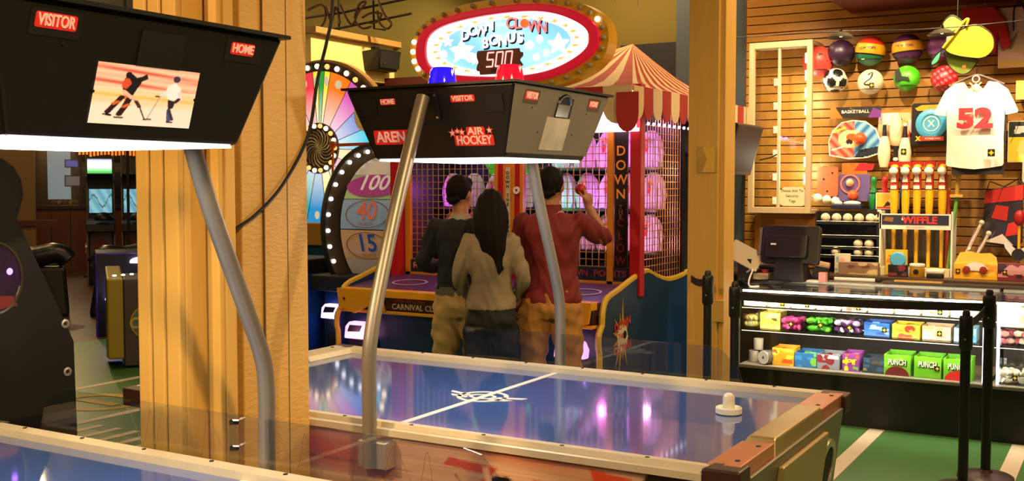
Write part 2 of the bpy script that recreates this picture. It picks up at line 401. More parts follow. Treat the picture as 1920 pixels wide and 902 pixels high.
hock_items = [('p', [(.27,.78),(.33,.86),(.38,.80),(.44,.84),(.43,.72),(.40,.62),(.37,.50),(.28,.52),(.25,.66)], hx('#1a1418')),
    ('p', [(.25,.72),(.30,.80),(.34,.70),(.30,.60),(.25,.62)], hx('#c94a2c')), ('p', [(.24,.5),(.36,.48),(.40,.44),(.30,.42)], hx('#d8683c')),
    ('l', [(.27,.46),(.21,.32),(.16,.2)], .028, hx('#2a1618')), ('l', [(.34,.44),(.31,.3),(.27,.17)], .03, hx('#2a1618')), ('l', [(.40,.44),(.45,.32)], .02, hx('#2a1618')),
    ('c', .30, .83, .055, hx('#1c1216'), 1.8), ('p', [(.40,.80),(.47,.88),(.49,.80),(.43,.74)], hx('#241820')), ('l', [(.28,.56),(.36,.46),(.41,.44)], .022, hx('#e0b094')),
    ('l', [(.13,.16),(.19,.15)], .016, hx('#141014')), ('l', [(.24,.12),(.30,.12)], .016, hx('#141014')), ('l', [(.20,.34),(.24,.38)], .02, hx('#c8582c')), ('l', [(.30,.30),(.34,.34)], .02, hx('#c8582c')),
    ('l', [(.42,.42),(.52,.12)], .008, hx('#4a3a34')), ('l', [(.52,.11),(.58,.12)], .014, hx('#4a3a3a')),
    ('c', .775, .84, .06, hx('#38304a'), 1.7), ('p', [(.70,.72),(.77,.78),(.84,.68),(.82,.50),(.74,.46),(.68,.58)], hx('#ece0da')),
    ('l', [(.60,.52),(.66,.53)], .014, hx('#2a2430')), ('p', [(.72,.48),(.80,.46),(.79,.34),(.74,.30)], hx('#2a2028')),
    ('l', [(.75,.30),(.765,.12)], .022, hx('#4c4a78')), ('l', [(.75,.30),(.80,.14)], .018, hx('#38304a')), ('l', [(.755,.09),(.80,.09)], .014, hx('#1c1820')), ('l', [(.70,.62),(.65,.54)], .022, hx('#e4d4cc')), ('l', [(.83,.62),(.85,.50)], .02, hx('#dccac4')), ('l', [(.64,.53),(.55,.14)], .005, hx('#a08a80')), ('l', [(.83,.5),(.80,.44)], .02, hx('#2a2430'))]
def hockey_table(label, loc, shield, lit, group, art):
    t = thing('air_hockey_table', label, 'table', loc, 0, group)
    L, W_, ZP, ZR = 1.12, .575, .83, .852
    MB().box(-L+.02, L-.02, -W_, W_, ZP-.05, ZP).build('playfield', FIELD, t)
    mk = mat('white_field_print', '#e2ded2', .25)
    MB().box(-.012, .012, -W_, W_, ZP, ZP+.0012).build('centre_line', mk, t)
    e = MB(Matrix.Translation((0, 0, ZP+.0005))); e.ring(circle(.095, 36), circle(.078, 36), 0, .0012); e.ring(circle(.055, 30, .0, 0, .04), circle(.04, 30, 0, 0, .028), 0, .0012)
    for sx in (-1, 1):
        e.prism([(sx*.06, .015), (sx*.16, .045), (sx*.15, .02), (sx*.06, -.012)], 0, .0012); e.prism([(sx*.05, -.02), (sx*.13, -.01), (sx*.11, -.035), (sx*.045, -.045)], 0, .0012)
    e.build('centre_emblem', mk, t)
    # cabinet: black body flaring under the rails
    b = MB(); b.hexa([(-L+.22,-W_+.05,.12),(L-.22,-W_+.05,.12),(L-.22,W_-.05,.12),(-L+.22,W_-.05,.12)], [(-L,-W_-.012,ZP-.05),(L-.06,-W_-.012,ZP-.05),(L-.06,W_+.012,ZP-.05),(-L,W_+.012,ZP-.05)])
    b.build('cabinet_body', BLACK, t)
    for sx in (-1, 1):
        for sy in (-1, 1):
            lg = MB().hexa([(sx*.86-.06,sy*.42-.06,0),(sx*.86+.06,sy*.42-.06,0),(sx*.86+.06,sy*.42+.06,0),(sx*.86-.06,sy*.42+.06,0)], [(sx*.86-.08,sy*.44-.08,.2),(sx*.86+.08,sy*.44-.08,.2),(sx*.86+.08,sy*.44+.08,.2),(sx*.86-.08,sy*.44+.08,.2)]).build('leg', BLACK, t, bevel=.005)
    for s in (-1, 1):
        r = MB(); prof = [(W_-.012, ZP-.001), (W_-.012, ZR), (W_+.03, ZR+.004), (W_+.034, ZR-.010), (W_+.05, ZR-.014), (W_+.05, ZR-.034), (W_, ZR-.034)]
        n = len(prof); vs = [(x, s*y, z) for x in (-L+.03, L-.05) for (y, z) in prof]
        r.add(vs, [(i, (i+1) % n, n+(i+1) % n, n+i) for i in range(n)]+[tuple(range(n)), tuple(range(n, 2*n))])
        ro = r.build('side_rail', CREAMRAIL, t)
        for k in range(8):
            MB(Matrix.Translation((-L+.18+k*.262, s*(W_+.02), ZR+.0025))).lathe([(.007, 0), (.006, .0025)], n=10).build('rail_bolt', DARK, ro)
        ap = picture('side_panel', 2*L-.1, .26, 330 if s < 0 else 120, 44 if s < 0 else 20, shapes(plank_bg, side_items if s < 0 else []), SIDEP, t, frame((0, s*(W_+.036), .688), (-s, 0, 0), (0, 0, 1)), label='printed plank side panel', ss=3 if s < 0 else 1)
    for s in (-1, 1):
        # end rails: copper strips either side of a raised goal housing
        for (y0, y1) in ((-W_, -.27), (.27, W_)):
            r = MB(); r.hexa([(s*(L-.08), y0, ZP), (s*(L+.03), y0, ZP-.02), (s*(L+.03), y1, ZP-.02), (s*(L-.08), y1, ZP)], [(s*(L-.065), y0, ZR+.002), (s*(L+.03), y0, ZR+.006), (s*(L+.03), y1, ZR+.006), (s*(L-.065), y1, ZR+.002)])
            ro = r.build('end_rail', COPPER if s > 0 else CREAMRAIL, t, bevel=.003)
            for yy in (y0+.06, y1-.06): MB(Matrix.Translation((s*(L+.002), yy, ZR+.004))).lathe([(.008, 0), (.007, .003)], n=10).build('rail_bolt', DARK, ro)
        g = MB(); g.hexa([(s*(L-.07), -.27, ZP+.006), (s*(L+.035), -.27, ZP-.02), (s*(L+.035), .27, ZP-.02), (s*(L-.07), .27, ZP+.006)], [(s*(L-.05), -.255, ZR+.016), (s*(L+.03), -.255, ZR+.016), (s*(L+.03), .255, ZR+.016), (s*(L-.05), .255, ZR+.016)])
        go = g.build('goal_housing', GOLD, t, bevel=.006)
        M = frame((s*(L+.012), 0, .66), (0, s, 0), (s*.12, 0, 1)); ep = MB(M)
        ep.box(-.52, .52, -.22, .16, 0, .012); epo = ep.build('end_panel', mat('steel_end_panel', '#8d8676', .38, .7, var=.1, scale=8), t, bevel=.003)
        MB(M).box(-.26, .26, -.2, .13, .012, .03).build('goal_box', GOLD, epo, bevel=.004)
        MB(M @ Matrix.Translation((.36, -.02, .012))).ring(circle(.1, 28), circle(.075, 28), 0, .008).build('speaker_ring', ALU, epo)
        MB(M @ Matrix.Translation((.36, -.02, .012))).prism(circle(.075, 28), 0, .003).build('speaker_cloth', DARK, epo)
        for sy in (-1, 1):
            MB().prism([(s*(L-.05), sy*(W_-.02)), (s*(L+.045), sy*(W_-.04)), (s*(L+.045), sy*(W_+.05)), (s*(L-.06), sy*(W_+.055))], ZP-.04, ZR+.004).build('corner_cap', mat('brown_corner', '#3a2418', .4), t, bevel=.006)
    # acrylic shield on the far side
    x0, x1 = shield; h = .15; sh = [(x0, 0), (x1, 0), (x1-.02, .07), (x1-.09, h-.01), (x1-.14, h), (x0+(.12 if art else 0), h)]
    if art: sh += [(x0+.06, h-.02), (x0+.02, .09)]
    s_o = MB(frame((0, W_+.052, ZR-.02), (1, 0, 0), (0, 0, 1))).prism(sh, -.003, .003).build('acrylic_shield', PLEXI, t)
    if art:     # engraved zig-zag lettering
        eg = mat('engraved_line', '#6a5636', .8, spec=.1)
        for x in (-.55, -.40, -.22, .02, .2, .4):
            MB(frame((0, W_+.047, ZR-.02), (1, 0, 0), (0, 0, 1))).tube(bez([(x, .02, 0), (x+.03, .13, 0), (x+.10, .03, 0), (x+.13, .13, 0), (x+.15, .02, 0)], 4), .0006, 4).build('engraved_letter', eg, s_o)
    for x in ((-.09,) if art else ()):
        for z in (ZR+.04, ZR+.11): MB().cyl((x, W_+.05, z), (x, W_+.03, z+.004), .008, n=10).build('shield_bolt', CHROME, t)
    # scoreboard posts
    for s in (-1, 1):
        e_ = .09 if s < 0 else .068; px_ = 0 if (s < 0 or lit) else -.02
        path = bez([(px_, s*(W_+e_), .725), (px_, s*(W_+e_), .92), (px_, s*(W_+e_), 1.06), (px_, s*(W_+e_-.015), 1.15), (px_*.9, s*(W_+e_-(.055 if s < 0 else .072)), 1.28), (px_*.9, s*(W_+e_-(.165 if s < 0 else .205)), 1.58), (px_*.9, s*(.37 if s < 0 else .335), 1.885)], 8)
        MB().tube(path, .0225, 14).build('post', STEEL, t, smooth=60)
        MB().box(-.05, .06, s*(W_+.062)-.025, s*(W_+.062)+.025, .72, .805).build('post_bracket', ALU, t, bevel=.004)
    # jumbotron scoreboard
    A, B, a, b_ = .335, .352, .262, .282; Z1, Z0 = 1.92, 1.685
    sb = MB(); sb.hexa([(-a,-b_,Z0),(a,-b_,Z0),(a,b_,Z0),(-a,b_,Z0)], [(-A,-B,Z1),(A,-B,Z1),(A,B,Z1),(-A,B,Z1)])
    so_ = sb.build('scoreboard', BLACK, t, bevel=.008)
    MB().box(-A-.012, A+.012, -B-.012, B+.012, Z1, Z1+.008).build('top_flange', BLACK, so_)
    MB().box(-a+.01, a-.01, -b_+.01, b_-.01, Z0-.006, Z0-.002).build('light_panel', GLOWW, so_)
    for s in (-1, 1):
        # long faces
        M = frame((0, s*(B+b_)/2, (Z1+Z0)/2), (-s, 0, 0), (0, s*(B-b_), Z1-Z0)); M = M @ Matrix.Translation((0, 0, .001))
        def lab(txt, x, y, sz, wd, hh):
            bo = MB(M @ Matrix.Translation((x, y, 0))).prism(rrect(wd, hh, .005), 0, .0015).build('letter_backing', LETR, so_)
            text('lettering', txt, sz, LETW, so_, M @ Matrix.Translation((x, y, .0025)), .001, .02, flipfit=wd*.9)
        lab('HOME', -.165, .078, .024, .062, .021); lab('VISITOR', .135, .078, .024, .092, .023)
        lab('ARENA', -.16, -.045, .052, .175, .05); lab('AIR', .165, -.032, .034, .07, .03); lab('HOCKEY', .155, -.062, .040, .15, .036)
        for (x, y, r) in ((.075, -.036, .014), (.095, -.03, .011), (.112, -.034, .013), (.218, -.030, .012)):
            MB(M @ Matrix.Translation((x, y, 0))).prism(star(r*1.25), 0, .0012).build('star_backing', LETR, so_)
            MB(M @ Matrix.Translation((x, y, .001))).prism(star(r*.8), 0, .0012).build('star', LETW, so_)
        bm_ = MB(M @ Matrix.Translation((0, .055, 0))); bm_.box(-.04, .04, -.05, .05, 0, .006); bm_.build('post_plate', BLACK, so_, bevel=.003)
        for (x, y) in ((-.03, .095), (.03, .095), (-.03, .02), (.03, .02)):
            MB(M @ Matrix.Translation((x, y, .006))).lathe([(.006, 0), (.004, .003)], n=8).build('plate_bolt', CHROME, so_)
        for x in (-.25, .25):
            MB(M @ Matrix.Translation((x, .06, 0))).box(-.035, .035, -.03, .03, 0, .002).build('score_window', DARK, so_)
        # end faces
        M = frame((s*(A+a)/2, 0, (Z1+Z0)/2), (0, s, 0), (s*(A-a), 0, Z1-Z0)); M = M @ Matrix.Translation((0, 0, .001))
        lab('VISITOR', -.222, .088, .030, .085, .028); lab('HOME', .235, .088, .026, .068, .026)
        for x in (-.222, .24): MB(M @ Matrix.Translation((x, .084, -.0005))).box(-.052, .052, -.024, .024, 0, .001).build('score_window', DARK, so_)
        sc_ = MB(M @ Matrix.Translation((.02, .062, 0))).box(-.055, .055, -.035, .035, 0, .003).build('timer_window', DARK, so_)
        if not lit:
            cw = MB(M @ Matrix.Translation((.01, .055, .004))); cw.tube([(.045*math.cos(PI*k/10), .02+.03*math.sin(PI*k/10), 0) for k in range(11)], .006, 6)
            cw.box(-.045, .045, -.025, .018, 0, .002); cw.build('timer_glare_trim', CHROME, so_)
        if not lit and s > 0: MB(M @ Matrix.Translation((0, 0, -.0005))).prism([(-.29, -.105), (.29, -.105), (.345, .118), (-.345, .118)], 0, .001).build('end_glare_plate', mat('scuffed_glare_grey', '#77705f', .5, .2, var=.12, scale=7), so_)  # grey colour imitates glare on the black end face; mottling is scuffs
        if lit:
            picture('hockey_picture', .25, .118, 150, 72, shapes(hockey_pic, hock_items), printmat('lit_picture_print', .62), so_, M @ Matrix.Translation((.005, -.032, .0012)), label='backlit picture of two hockey players', ss=2)
        else:
            MB(M @ Matrix.Translation((.0, -.032, .0))).prism(rrect(.17, .115, .004), 0, .003).build('picture_glare_plate', mat('scuffed_glare_silver', '#d9cfb4', .25, .5, var=.35, scale=14), so_)  # pale silver stands in for whitish glare over the picture
        for (x, y) in ((-.2, .05), (.2, .05), (-.12, -.03), (.13, -.03)):
            MB(M @ Matrix.Translation((x, y, 0))).lathe([(.004, 0), (.003, .002)], n=8).build('panel_screw', DARK, so_)
    bl = mat('blue_beacon_dome', '#2014c8', .12, emit=1.1, ecol='#2a16e0', coat=.5); rd = mat('red_beacon_dome', '#d01028', .12, emit=1.1, ecol='#e0142c', coat=.5)
    for (x, y, m_, nm) in ((.03, -.30, bl, 'blue_beacon'), (.265, -.26, rd, 'red_beacon')):
        d = MB(Matrix.Translation((x, y, Z1+.008))).lathe([(.048, 0), (.048, .006), (.045, .02), (.040, .05), (.035, .056), (.0, .057)], n=24).build(nm, m_, so_, smooth=50)
    # under-scoreboard lamp
    return t
t1 = hockey_table('air hockey table with blue and red beacons standing in front of the three players', (-2.03, 3.29, 0), (-.47, .77), False, 'air hockey tables', False)
t2 = hockey_table('nearest air hockey table, its scoreboard showing a lit hockey picture', (-1.98, 1.475, 0), (-.91, .77), True, 'air hockey tables', True)
mal = thing('air_hockey_mallet', 'white knobbed striker resting on the blue playfield', 'mallet', (-1.165, 3.46, .8305))
MB().lathe([(.040, 0), (.044, .003), (.044, .020), (.041, .023), (.034, .019), (.03, .015)], n=28).build('base', WHITE, mal, smooth=40)
MB().lathe([(.030, .015), (.021, .018), (.020, .04), (.0195, .055), (.016, .064), (.009, .069), (.0, .07)], n=24).build('knob', WHITE, mal, smooth=50)
# ================================================================== CLOWN BALL-TOSS GAME
GX0, GX1, GF = -4.48, -2.60, 5.5
REDP = mat('game_red_post', '#b0121c', .4)
ORNG = mat('game_amber_trim', '#c97f14', .4)
BLUEG = mat('game_blue_side', '#0f3050', .4, var=.1, scale=3)
GS = 1.12
def gp(x, y, z): return (x*GS, y*GS, z*GS-.192)
g = thing('clown_toss_game', 'carnival ball-toss game with red and cream striped tent roof and lit oval sign', 'arcade game', (0, 0, 0))
def side_outline(off=0.):
    top = bez([(5.5, .80, 0), (5.51, .88, 0), (5.56, .945, 0), (5.72, .985, 0), (5.95, 1.04, 0), (6.13, 1.065, 0), (6.30, 1.02, 0), (6.5, .985, 0), (6.75, 1.0, 0), (6.95, 1.05, 0)], 5)
    front = bez([(5.47, .172, 0), (5.47, .60, 0), (5.455, .68, 0), (5.46, .75, 0), (5.5, .80, 0)], 5)
    return [(v.x, v.y) for v in front[:-1]]+[(v.x, v.y) for v in top]
so_l = side_outline()
for (x, xx) in ((GX0-.015, GX0+.015), (GX1-.015, GX1+.015)):
    M = frame((x, 0, 0), (0, 1, 0), (0, 0, 1))
    s_ = MB(M).prism(so_l+[(6.95, .172)], 0, .03).build('side_panel', BLUEG, g)
    MB(M).tube([(a, b, .015) for (a, b) in so_l], .018, 6).build('edge_trim', mat('edge_yellow', '#c9a72c', .4), s_)
    if x > -3:  # burst logo on the outer face
        LM = fx(xx+.001, 5.74, .70) @ Matrix.Scale(1.35, 4); rr = random.Random(3); n = 26
        poly = [((.055 if i % 2 else .085+.07*rr.random())*math.cos(2*PI*i/n)*.7, (.05 if i % 2 else .085+.09*rr.random())*math.sin(2*PI*i/n)*1.1) for i in range(n)]
        MB(LM).prism(poly, 0, .002).build('burst_logo', mat('burst_yellow', '#b08a1a', .5), s_)
        MB(LM @ Matrix.Translation((0, 0, .002))).prism(circle(.052, 20, .0, .0, .06), 0, .002).build('logo_disc', mat('logo_cream', '#c9c0b0', .5), s_)
        MB(LM @ Matrix.Translation((.022, .012, .004))).prism(circle(.018, 14), 0, .001).build('logo_dot', DARK, s_)
        text('logo_text', 'DOWN', .05, mat('logo_red', '#c2341c', .5), s_, LM @ Matrix.Translation((0, .058, .004)) @ rotz(.15), .001, .02)
        text('logo_text', 'THE', .03, mat('logo_red', '#c2341c', .5), s_, LM @ Matrix.Translation((-.02, .01, .004)), .001, .02)
        text('logo_text', 'CLOWN', .048, mat('logo_red', '#c2341c', .5), s_, LM @ Matrix.Translation((0, -.045, .004)) @ rotz(.1), .001, .02)
# lower cabinet
MB().box(GX0+.02, GX1-.02, 5.53, 6.8, .172, .80).build('lower_cabinet', BLUEG, g)
for (x, s_) in ((-4.31, 1), (-2.78, -1)):
    cd = MB().box(x-.11, x+.11, 5.505, 5.53, .19, .60).build('coin_door', DARK, g, bevel=.004)
    ch = MB(fy(x, 5.5, .655)).prism([(-.10, -.05), (.10, -.05), (.105, .0), (.085, .045), (.04, .06), (-.06, .06), (-.09, .03)], 0, .06).build('card_reader_hood', glow('pink_reader_glow', '#ff9ad8', 2.2), g, bevel=.008)
    MB(fy(x-.01, 5.438, .665)).prism([(-.06, -.015), (.04, -.01), (.06, .03), (-.04, .03)], 0, .003).build('reader_screen', DARK, ch)
    point('reader_lamp', gp(x, 5.38, .64), .8, (1, .4, .85), .03)
lb = MB(fy(-3.9, 5.528, .33)); lb.prism([((.06 if i % 2 else .15)*math.cos(2*PI*i/22), (.05 if i % 2 else .12)*math.sin(2*PI*i/22)) for i in range(22)], 0, .002)
lb.build('front_burst', mat('burst_dull', '#7f7a3a', .5), g)
MB(fy(-3.9, 5.525, .29)).prism(circle(.07, 20, 0, 0, .05), 0, .002).build('front_burst_disc', mat('burst_dark', '#3a2c2a', .5), g)
# front ball bar
def bar(z0, z1, y, nm, m_, dep=.05, x0=GX0+.03, x1=GX1-.03): return MB().box(x0, x1, y-dep, y, z0, z1).build(nm, m_, g, bevel=.004)
bar(.885, .93, 5.53, 'bar_top', YEL, .10); bar(.805, .885, 5.52, 'bar_sign', mat('bar_maroon', '#3a1512', .5), .07)
bar(.78, .80, 5.52, 'bar_lip', YEL, .08)
for (x, s_) in ((GX0+.03, 1), (GX1-.03, -1)):
    MB(fy(x, 5.44, .86)).prism([(0, .07), (s_*.34, .07), (s_*.38, -.06), (s_*.26, -.03), (s_*.14, -.085), (s_*.02, -.05)], 0, .02).build('bar_bracket', YEL, g)
    MB(fy(x+s_*.06, 5.42, .865)).lathe([(.01, 0), (.008, .004)], n=10).build('bracket_bolt', DARK, g)
BT = mat('bar_lettering', '#b7aa8c', .5)
for x in (-3.80, -2.98):
    text('bar_text', 'CARNIVAL CLASSICS', .05, BT, g, fy(x, 5.448, .83), .001, .01, flipfit=.46)
    text('bar_text', 'DOWN THE CLOWN', .025, mat('bar_lettering_red', '#a03a20', .5), g, fy(x-.1, 5.448, .868), .001, .01)
# sloping deck
dk = MB().hexa([(GX0+.02, 5.5, .85), (GX1-.02, 5.5, .85), (GX1-.02, 6.02, .92), (GX0+.02, 6.02, .92)], [(GX0+.02, 5.5, .925), (GX1-.02, 5.5, .925), (GX1-.02, 6.02, .985), (GX0+.02, 6.02, .985)]).build('ball_deck', mat('purple_deck', '#4a2a5c', .3, var=.25, scale=6), g)
for x in (-4.1, -3.75, -3.2, -2.85):
    MB(frame((x, 5.74, .956), (1, 0, 0), (0, .993, .115))).ring(circle(.13, 28, 0, 0, .09), circle(.115, 28, 0, 0, .078), 0, .003).build('deck_oval', mat('lilac_print', '#a48ac0', .4), dk)
# cage frame
for x in (-4.388, -2.604):
    MB().box(x-.035, x+.035, 5.965, 6.035, .92, 2.2).build('cage_post', REDP, g, bevel=.005)
for x in (-4.325, -2.80): MB().box(x-.022, x+.022, 6.03, 6.06, .98, 2.1).build('inner_post', ORNG, g, bevel=.003)
for (z0, z1) in ((.955, 1.0), (2.02, 2.1)): MB().box(-4.35, -2.64, 6.03, 6.06, z0, z1).build('cage_rail', ORNG, g)
WIRE = mat('gold_wire', '#c99a4a', .35, .5)
MB(fy(0, 6.06, 0)).grid(-4.31, -3.60, 1.0, 2.05, 16, 24, .0022).build('cage_mesh', WIRE, g, kind='stuff')
MB(fy(0, 6.06, 0)).grid(-3.42, -2.80, 1.0, 2.05, 14, 24, .0022).build('cage_mesh', WIRE, g, kind='stuff')
MB(fx(-2.62, 0, 0)).grid(6.06, 6.74, 1.0, 2.05, 16, 24, .0022).build('cage_mesh', WIRE, g, kind='stuff')
# centre divider with high-striker scale
dv = MB().box(-3.61, -3.41, 6.02, 6.06, .97, 2.1).build('centre_divider', REDP, g)
MB(fy(-3.51, 6.018, 1.55)).prism([(-.05, .5), (.05, .5), (.035, -.5), (-.035, -.5)], 0, .003).build('divider_stripe', ORNG, dv)
for x in (-3.605, -3.415): MB().box(x-.012, x+.012, 6.01, 6.02, .97, 2.1).build('divider_edge', ORNG, dv)
sc = MB(fy(-3.515, 6.014, 1.48)).prism(rrect(.034, .46, .015), 0, .006).build('striker_scale', mat('scale_cream', '#c9b98f', .5), dv)
for k, ch in enumerate('DOWN THE CLOWN'):
    if ch != ' ': text('scale_letter', ch, .03, DARK, dv, fy(-3.515, 6.007, 1.67-k*.029), .001, .01)
MB(fy(-3.45, 6.014, 1.56)).ring(circle(.024, 20), circle(.009, 20), 0, .01).build('scale_knob', WHITE, dv)
# vertical black sign on the right bay
vsg = MB().box(-2.775, -2.69, 6.045, 6.06, 1.02, 2.06).build('vertical_sign', mat('sign_black_red', '#1c0a0c', .4), g)
OL = mat('amber_letters', '#c97420', .5, emit=.35)
for k, ch in enumerate('DOWN'): text('sign_letter', ch, .085, OL, vsg, fy(-2.733, 6.043, 1.80-k*.088), .001, .012)
for k, ch in enumerate('THE'): text('sign_letter', ch, .04, mat('dull_letters', '#8a6a6a', .5), vsg, fy(-2.733, 6.043, 1.455-k*.028), .001, .01)
for k, ch in enumerate('CLOWN'): text('sign_letter', ch, .07, mat('dark_red_letters', '#7c1420', .5), vsg, fy(-2.733, 6.043, 1.36-k*.078), .001, .012)
# lower message boards
mb1 = MB().box(-4.31, -3.62, 6.035, 6.05, 1.0, 1.085).build('message_board', mat('board_navy', '#20243c', .4), g)
text('board_text', 'RED LIT CLOWNS', .055, mat('board_orange', '#c05a34', .5, emit=.2), mb1, fy(-3.98, 6.033, 1.045), .001, .01, flipfit=.6)
mb2 = MB().box(-3.40, -2.64, 6.035, 6.05, 1.0, 1.085).build('message_board', mat('board_navy', '#20243c', .4), g)
for (w_, x) in (('CLOWN', -3.06), ('POINTS', -2.80)): text('board_text', w_, .055, mat('board_red', '#8a2c2c', .5, emit=.1), mb2, fy(x, 6.033, 1.045), .001, .01, flipfit=.22)
MB(fy(-3.24, 6.033, 1.045)).ring(circle(.03, 18), circle(.012, 18), 0, .004).build('board_icon', WHITE, mb2)
# inside: back wall, left wall, shelves, green panel
MB().box(GX0+.02, GX1-.06, 6.78, 6.82, .8, 2.1).build('inner_back', mat('inner_blue', '#10204e', .6), g)
MB().box(GX0+.02, GX0+.05, 6.06, 6.8, .8, 2.1).build('inner_side', mat('inner_dark', '#1c1622', .6), g)
MB(fy(-4.1, 6.77, 1.72)).prism([(-.26, .34), (.26, .34), (.40, -.05), (.10, -.2)], 0, .01).build('green_backdrop', mat('green_backdrop', '#3fae2a', .5, emit=.35), g)
for x in (-4.05, -3.85): MB().tube([(x, 6.75, 2.06), (x+.2, 6.75, 1.62)], .008, 6).build('backdrop_rope', DARK, g)
for z in (1.71, 1.437, 1.16): MB().box(-3.55, -2.68, 6.48, 6.74, z-.02, z).build('doll_shelf', mat('shelf_black', '#101018', .6), g)
for z in (1.437, 1.16): MB().box(-4.43, -3.62, 6.48, 6.74, z-.02, z).build('doll_shelf', mat('shelf_black', '#101018', .6), g)
# fringed clown dolls
def doll_mesh(seed):
    r = random.Random(seed); b = MB(); n = 30
    prof = [(.074, 0), (.084, .03), (.082, .09), (.074, .15), (.062, .19), (.045, .225), (.02, .24)]
    vs = []
    for i, (rad, z) in enumerate(prof):
        for j in range(n):
            k = (1.04 if j % 2 else .60)*(1+.22*(r.random()-.5)); a = 2*PI*j/n
            zz = z+(r.random()-.7)*.022 if i < 2 else z
            vs.append((rad*k*math.cos(a), rad*k*math.sin(a)*.8, max(0, zz)))
    fs = [(i*n+j, i*n+(j+1) % n, (i+1)*n+(j+1) % n, (i+1)*n+j) for i in range(len(prof)-1) for j in range(n)]
    fs.append(tuple(range(n-1, -1, -1))); fs.append(tuple((len(prof)-1)*n+j for j in range(n)))
    b.add(vs, fs); return b
FUR = mat('white_fringe', '#d8c4d4', .9, var=.4, scale=70, stretch=(1, 1, .08))
FACE = mat('doll_face', '#c98a7a', .6); FRED = mat('doll_red', '#c01c30', .6)
def doll(x, z, first=[]):
    if not first:
        d = doll_mesh(5).build('clown_doll', FUR, g, loc=(x, 6.6, z))
        h = MB().sph((0, -.058, .175), (.02, .02, .026), 10, 8).build('doll_head', FACE, d)
        MB().sph((0, -.079, .172), .008, 8, 6).build('doll_nose', FRED, d)
        MB().prism([(-.018, .0), (.018, .0), (.012, .06), (-.012, .06)], 0, .01)
        MB(fy(0, -.068, .12)).prism([(-.006, -.02), (.006, -.02), (.012, .015), (0, .025), (-.012, .015)], 0, .01).build('doll_bow', FRED, d)
        first.append(d); return d
    d = dup(first[0], g); d.location = (x, 6.6, z); return d
for r_, z in enumerate((1.71, 1.437, 1.16)):
    for k, x in enumerate((-3.42, -3.25, -3.08, -2.92, -2.77)): doll(x+(.02 if r_ == 1 else 0), z)
for z in (1.437, 1.16):
    for x in (-4.32, -4.14, -3.95, -3.74): doll(x, z)
area('clown_strip', gp(-2.85, 6.3, 2.0), gp(-2.85, 6.6, 1.3), .5, 4, (.75, .3, 1), .08)
point('clown_lamp', gp(-2.72, 6.42, 1.42), 1.58, (1, .42, .85), .04); point('clown_lamp', gp(-2.72, 6.42, 1.7), 1.46, (1, .42, .85), .04); point('clown_lamp', gp(-2.72, 6.42, 1.2), 1.58, (1, .42, .85), .04)
point('clown_lamp', gp(-3.02, 6.4, 1.72), 2.05, (1, .15, .6), .04); point('clown_lamp', gp(-3.12, 6.4, 1.5), 2.29, (.6, .25, 1), .04)
point('clown_lamp', gp(-3.36, 6.4, 1.45), 1.82, (.05, 1, .45), .04); point('clown_lamp', gp(-3.38, 6.4, 1.75), 1.38, (.05, 1, .5), .04)
point('clown_lamp', gp(-4.28, 6.38, 1.55), 2.52, (.8, .1, 1), .04); point('clown_lamp', gp(-4.2, 6.38, 1.3), 1.82, (1, .04, .04), .04); point('clown_lamp', gp(-3.95, 6.4, 1.9), 1.61, (.1, 1, .3), .04)
point('clown_lamp', gp(-2.95, 6.4, 1.2), 0.83, (1, .08, .05), .04)
# rear cabinet and curtain
MB().box(GX0, GX1-.02, 6.82, 7.2, .172, 2.05).build('rear_cabinet', DARK, g)
cu = MB(); cn = 14
cu.add([(GX1-.005+.012*math.sin(i*1.9), 6.74+.02*i, z) for z in (1.0, 2.1) for i in range(cn)], [(i, i+1, cn+i+1, cn+i) for i in range(cn-1)])
cu.build('black_curtain', DARK, g)
# marquee light panel behind the valance, bulbs
mq = MB(fy(-3.5, 5.93, 2.055)).prism([(-.95, -.125), (.92, -.125), (.90, .10), (-.92, .10)], 0, .03).build('marquee_panel', glow('pink_white_panel', '#ffd6f2', 3.2), g)
for k in range(4):
    MB(fy(-2.9+.08*k, 5.9, 2.05)).prism([(-.012, -.05), (.012, -.05), (.05, .06), (.03, .06)], 0, .003).build('marquee_print', mat('marquee_pink', '#d2408c', .5), mq)
BULB = glow('warm_white_bulb', '#fff0ff', 3.0)
bm0 = MB().sph((0, 0, 0), .010, 8, 6)
b0 = None
for k in range(9):
    loc = (GX1+.03, 6.08+.085*k, 1.965)
    if b0 is None: b0 = bm0.build('eave_bulb', BULB, g, loc=loc)
    else: c = b0.copy(); COL.objects.link(c); c.parent = g; c.location = loc
MB().box(-4.45, -2.58, 5.94, 5.98, 1.915, 1.935).build('marquee_strip', glow('strip_glow', '#ffd0f8', 4), g)
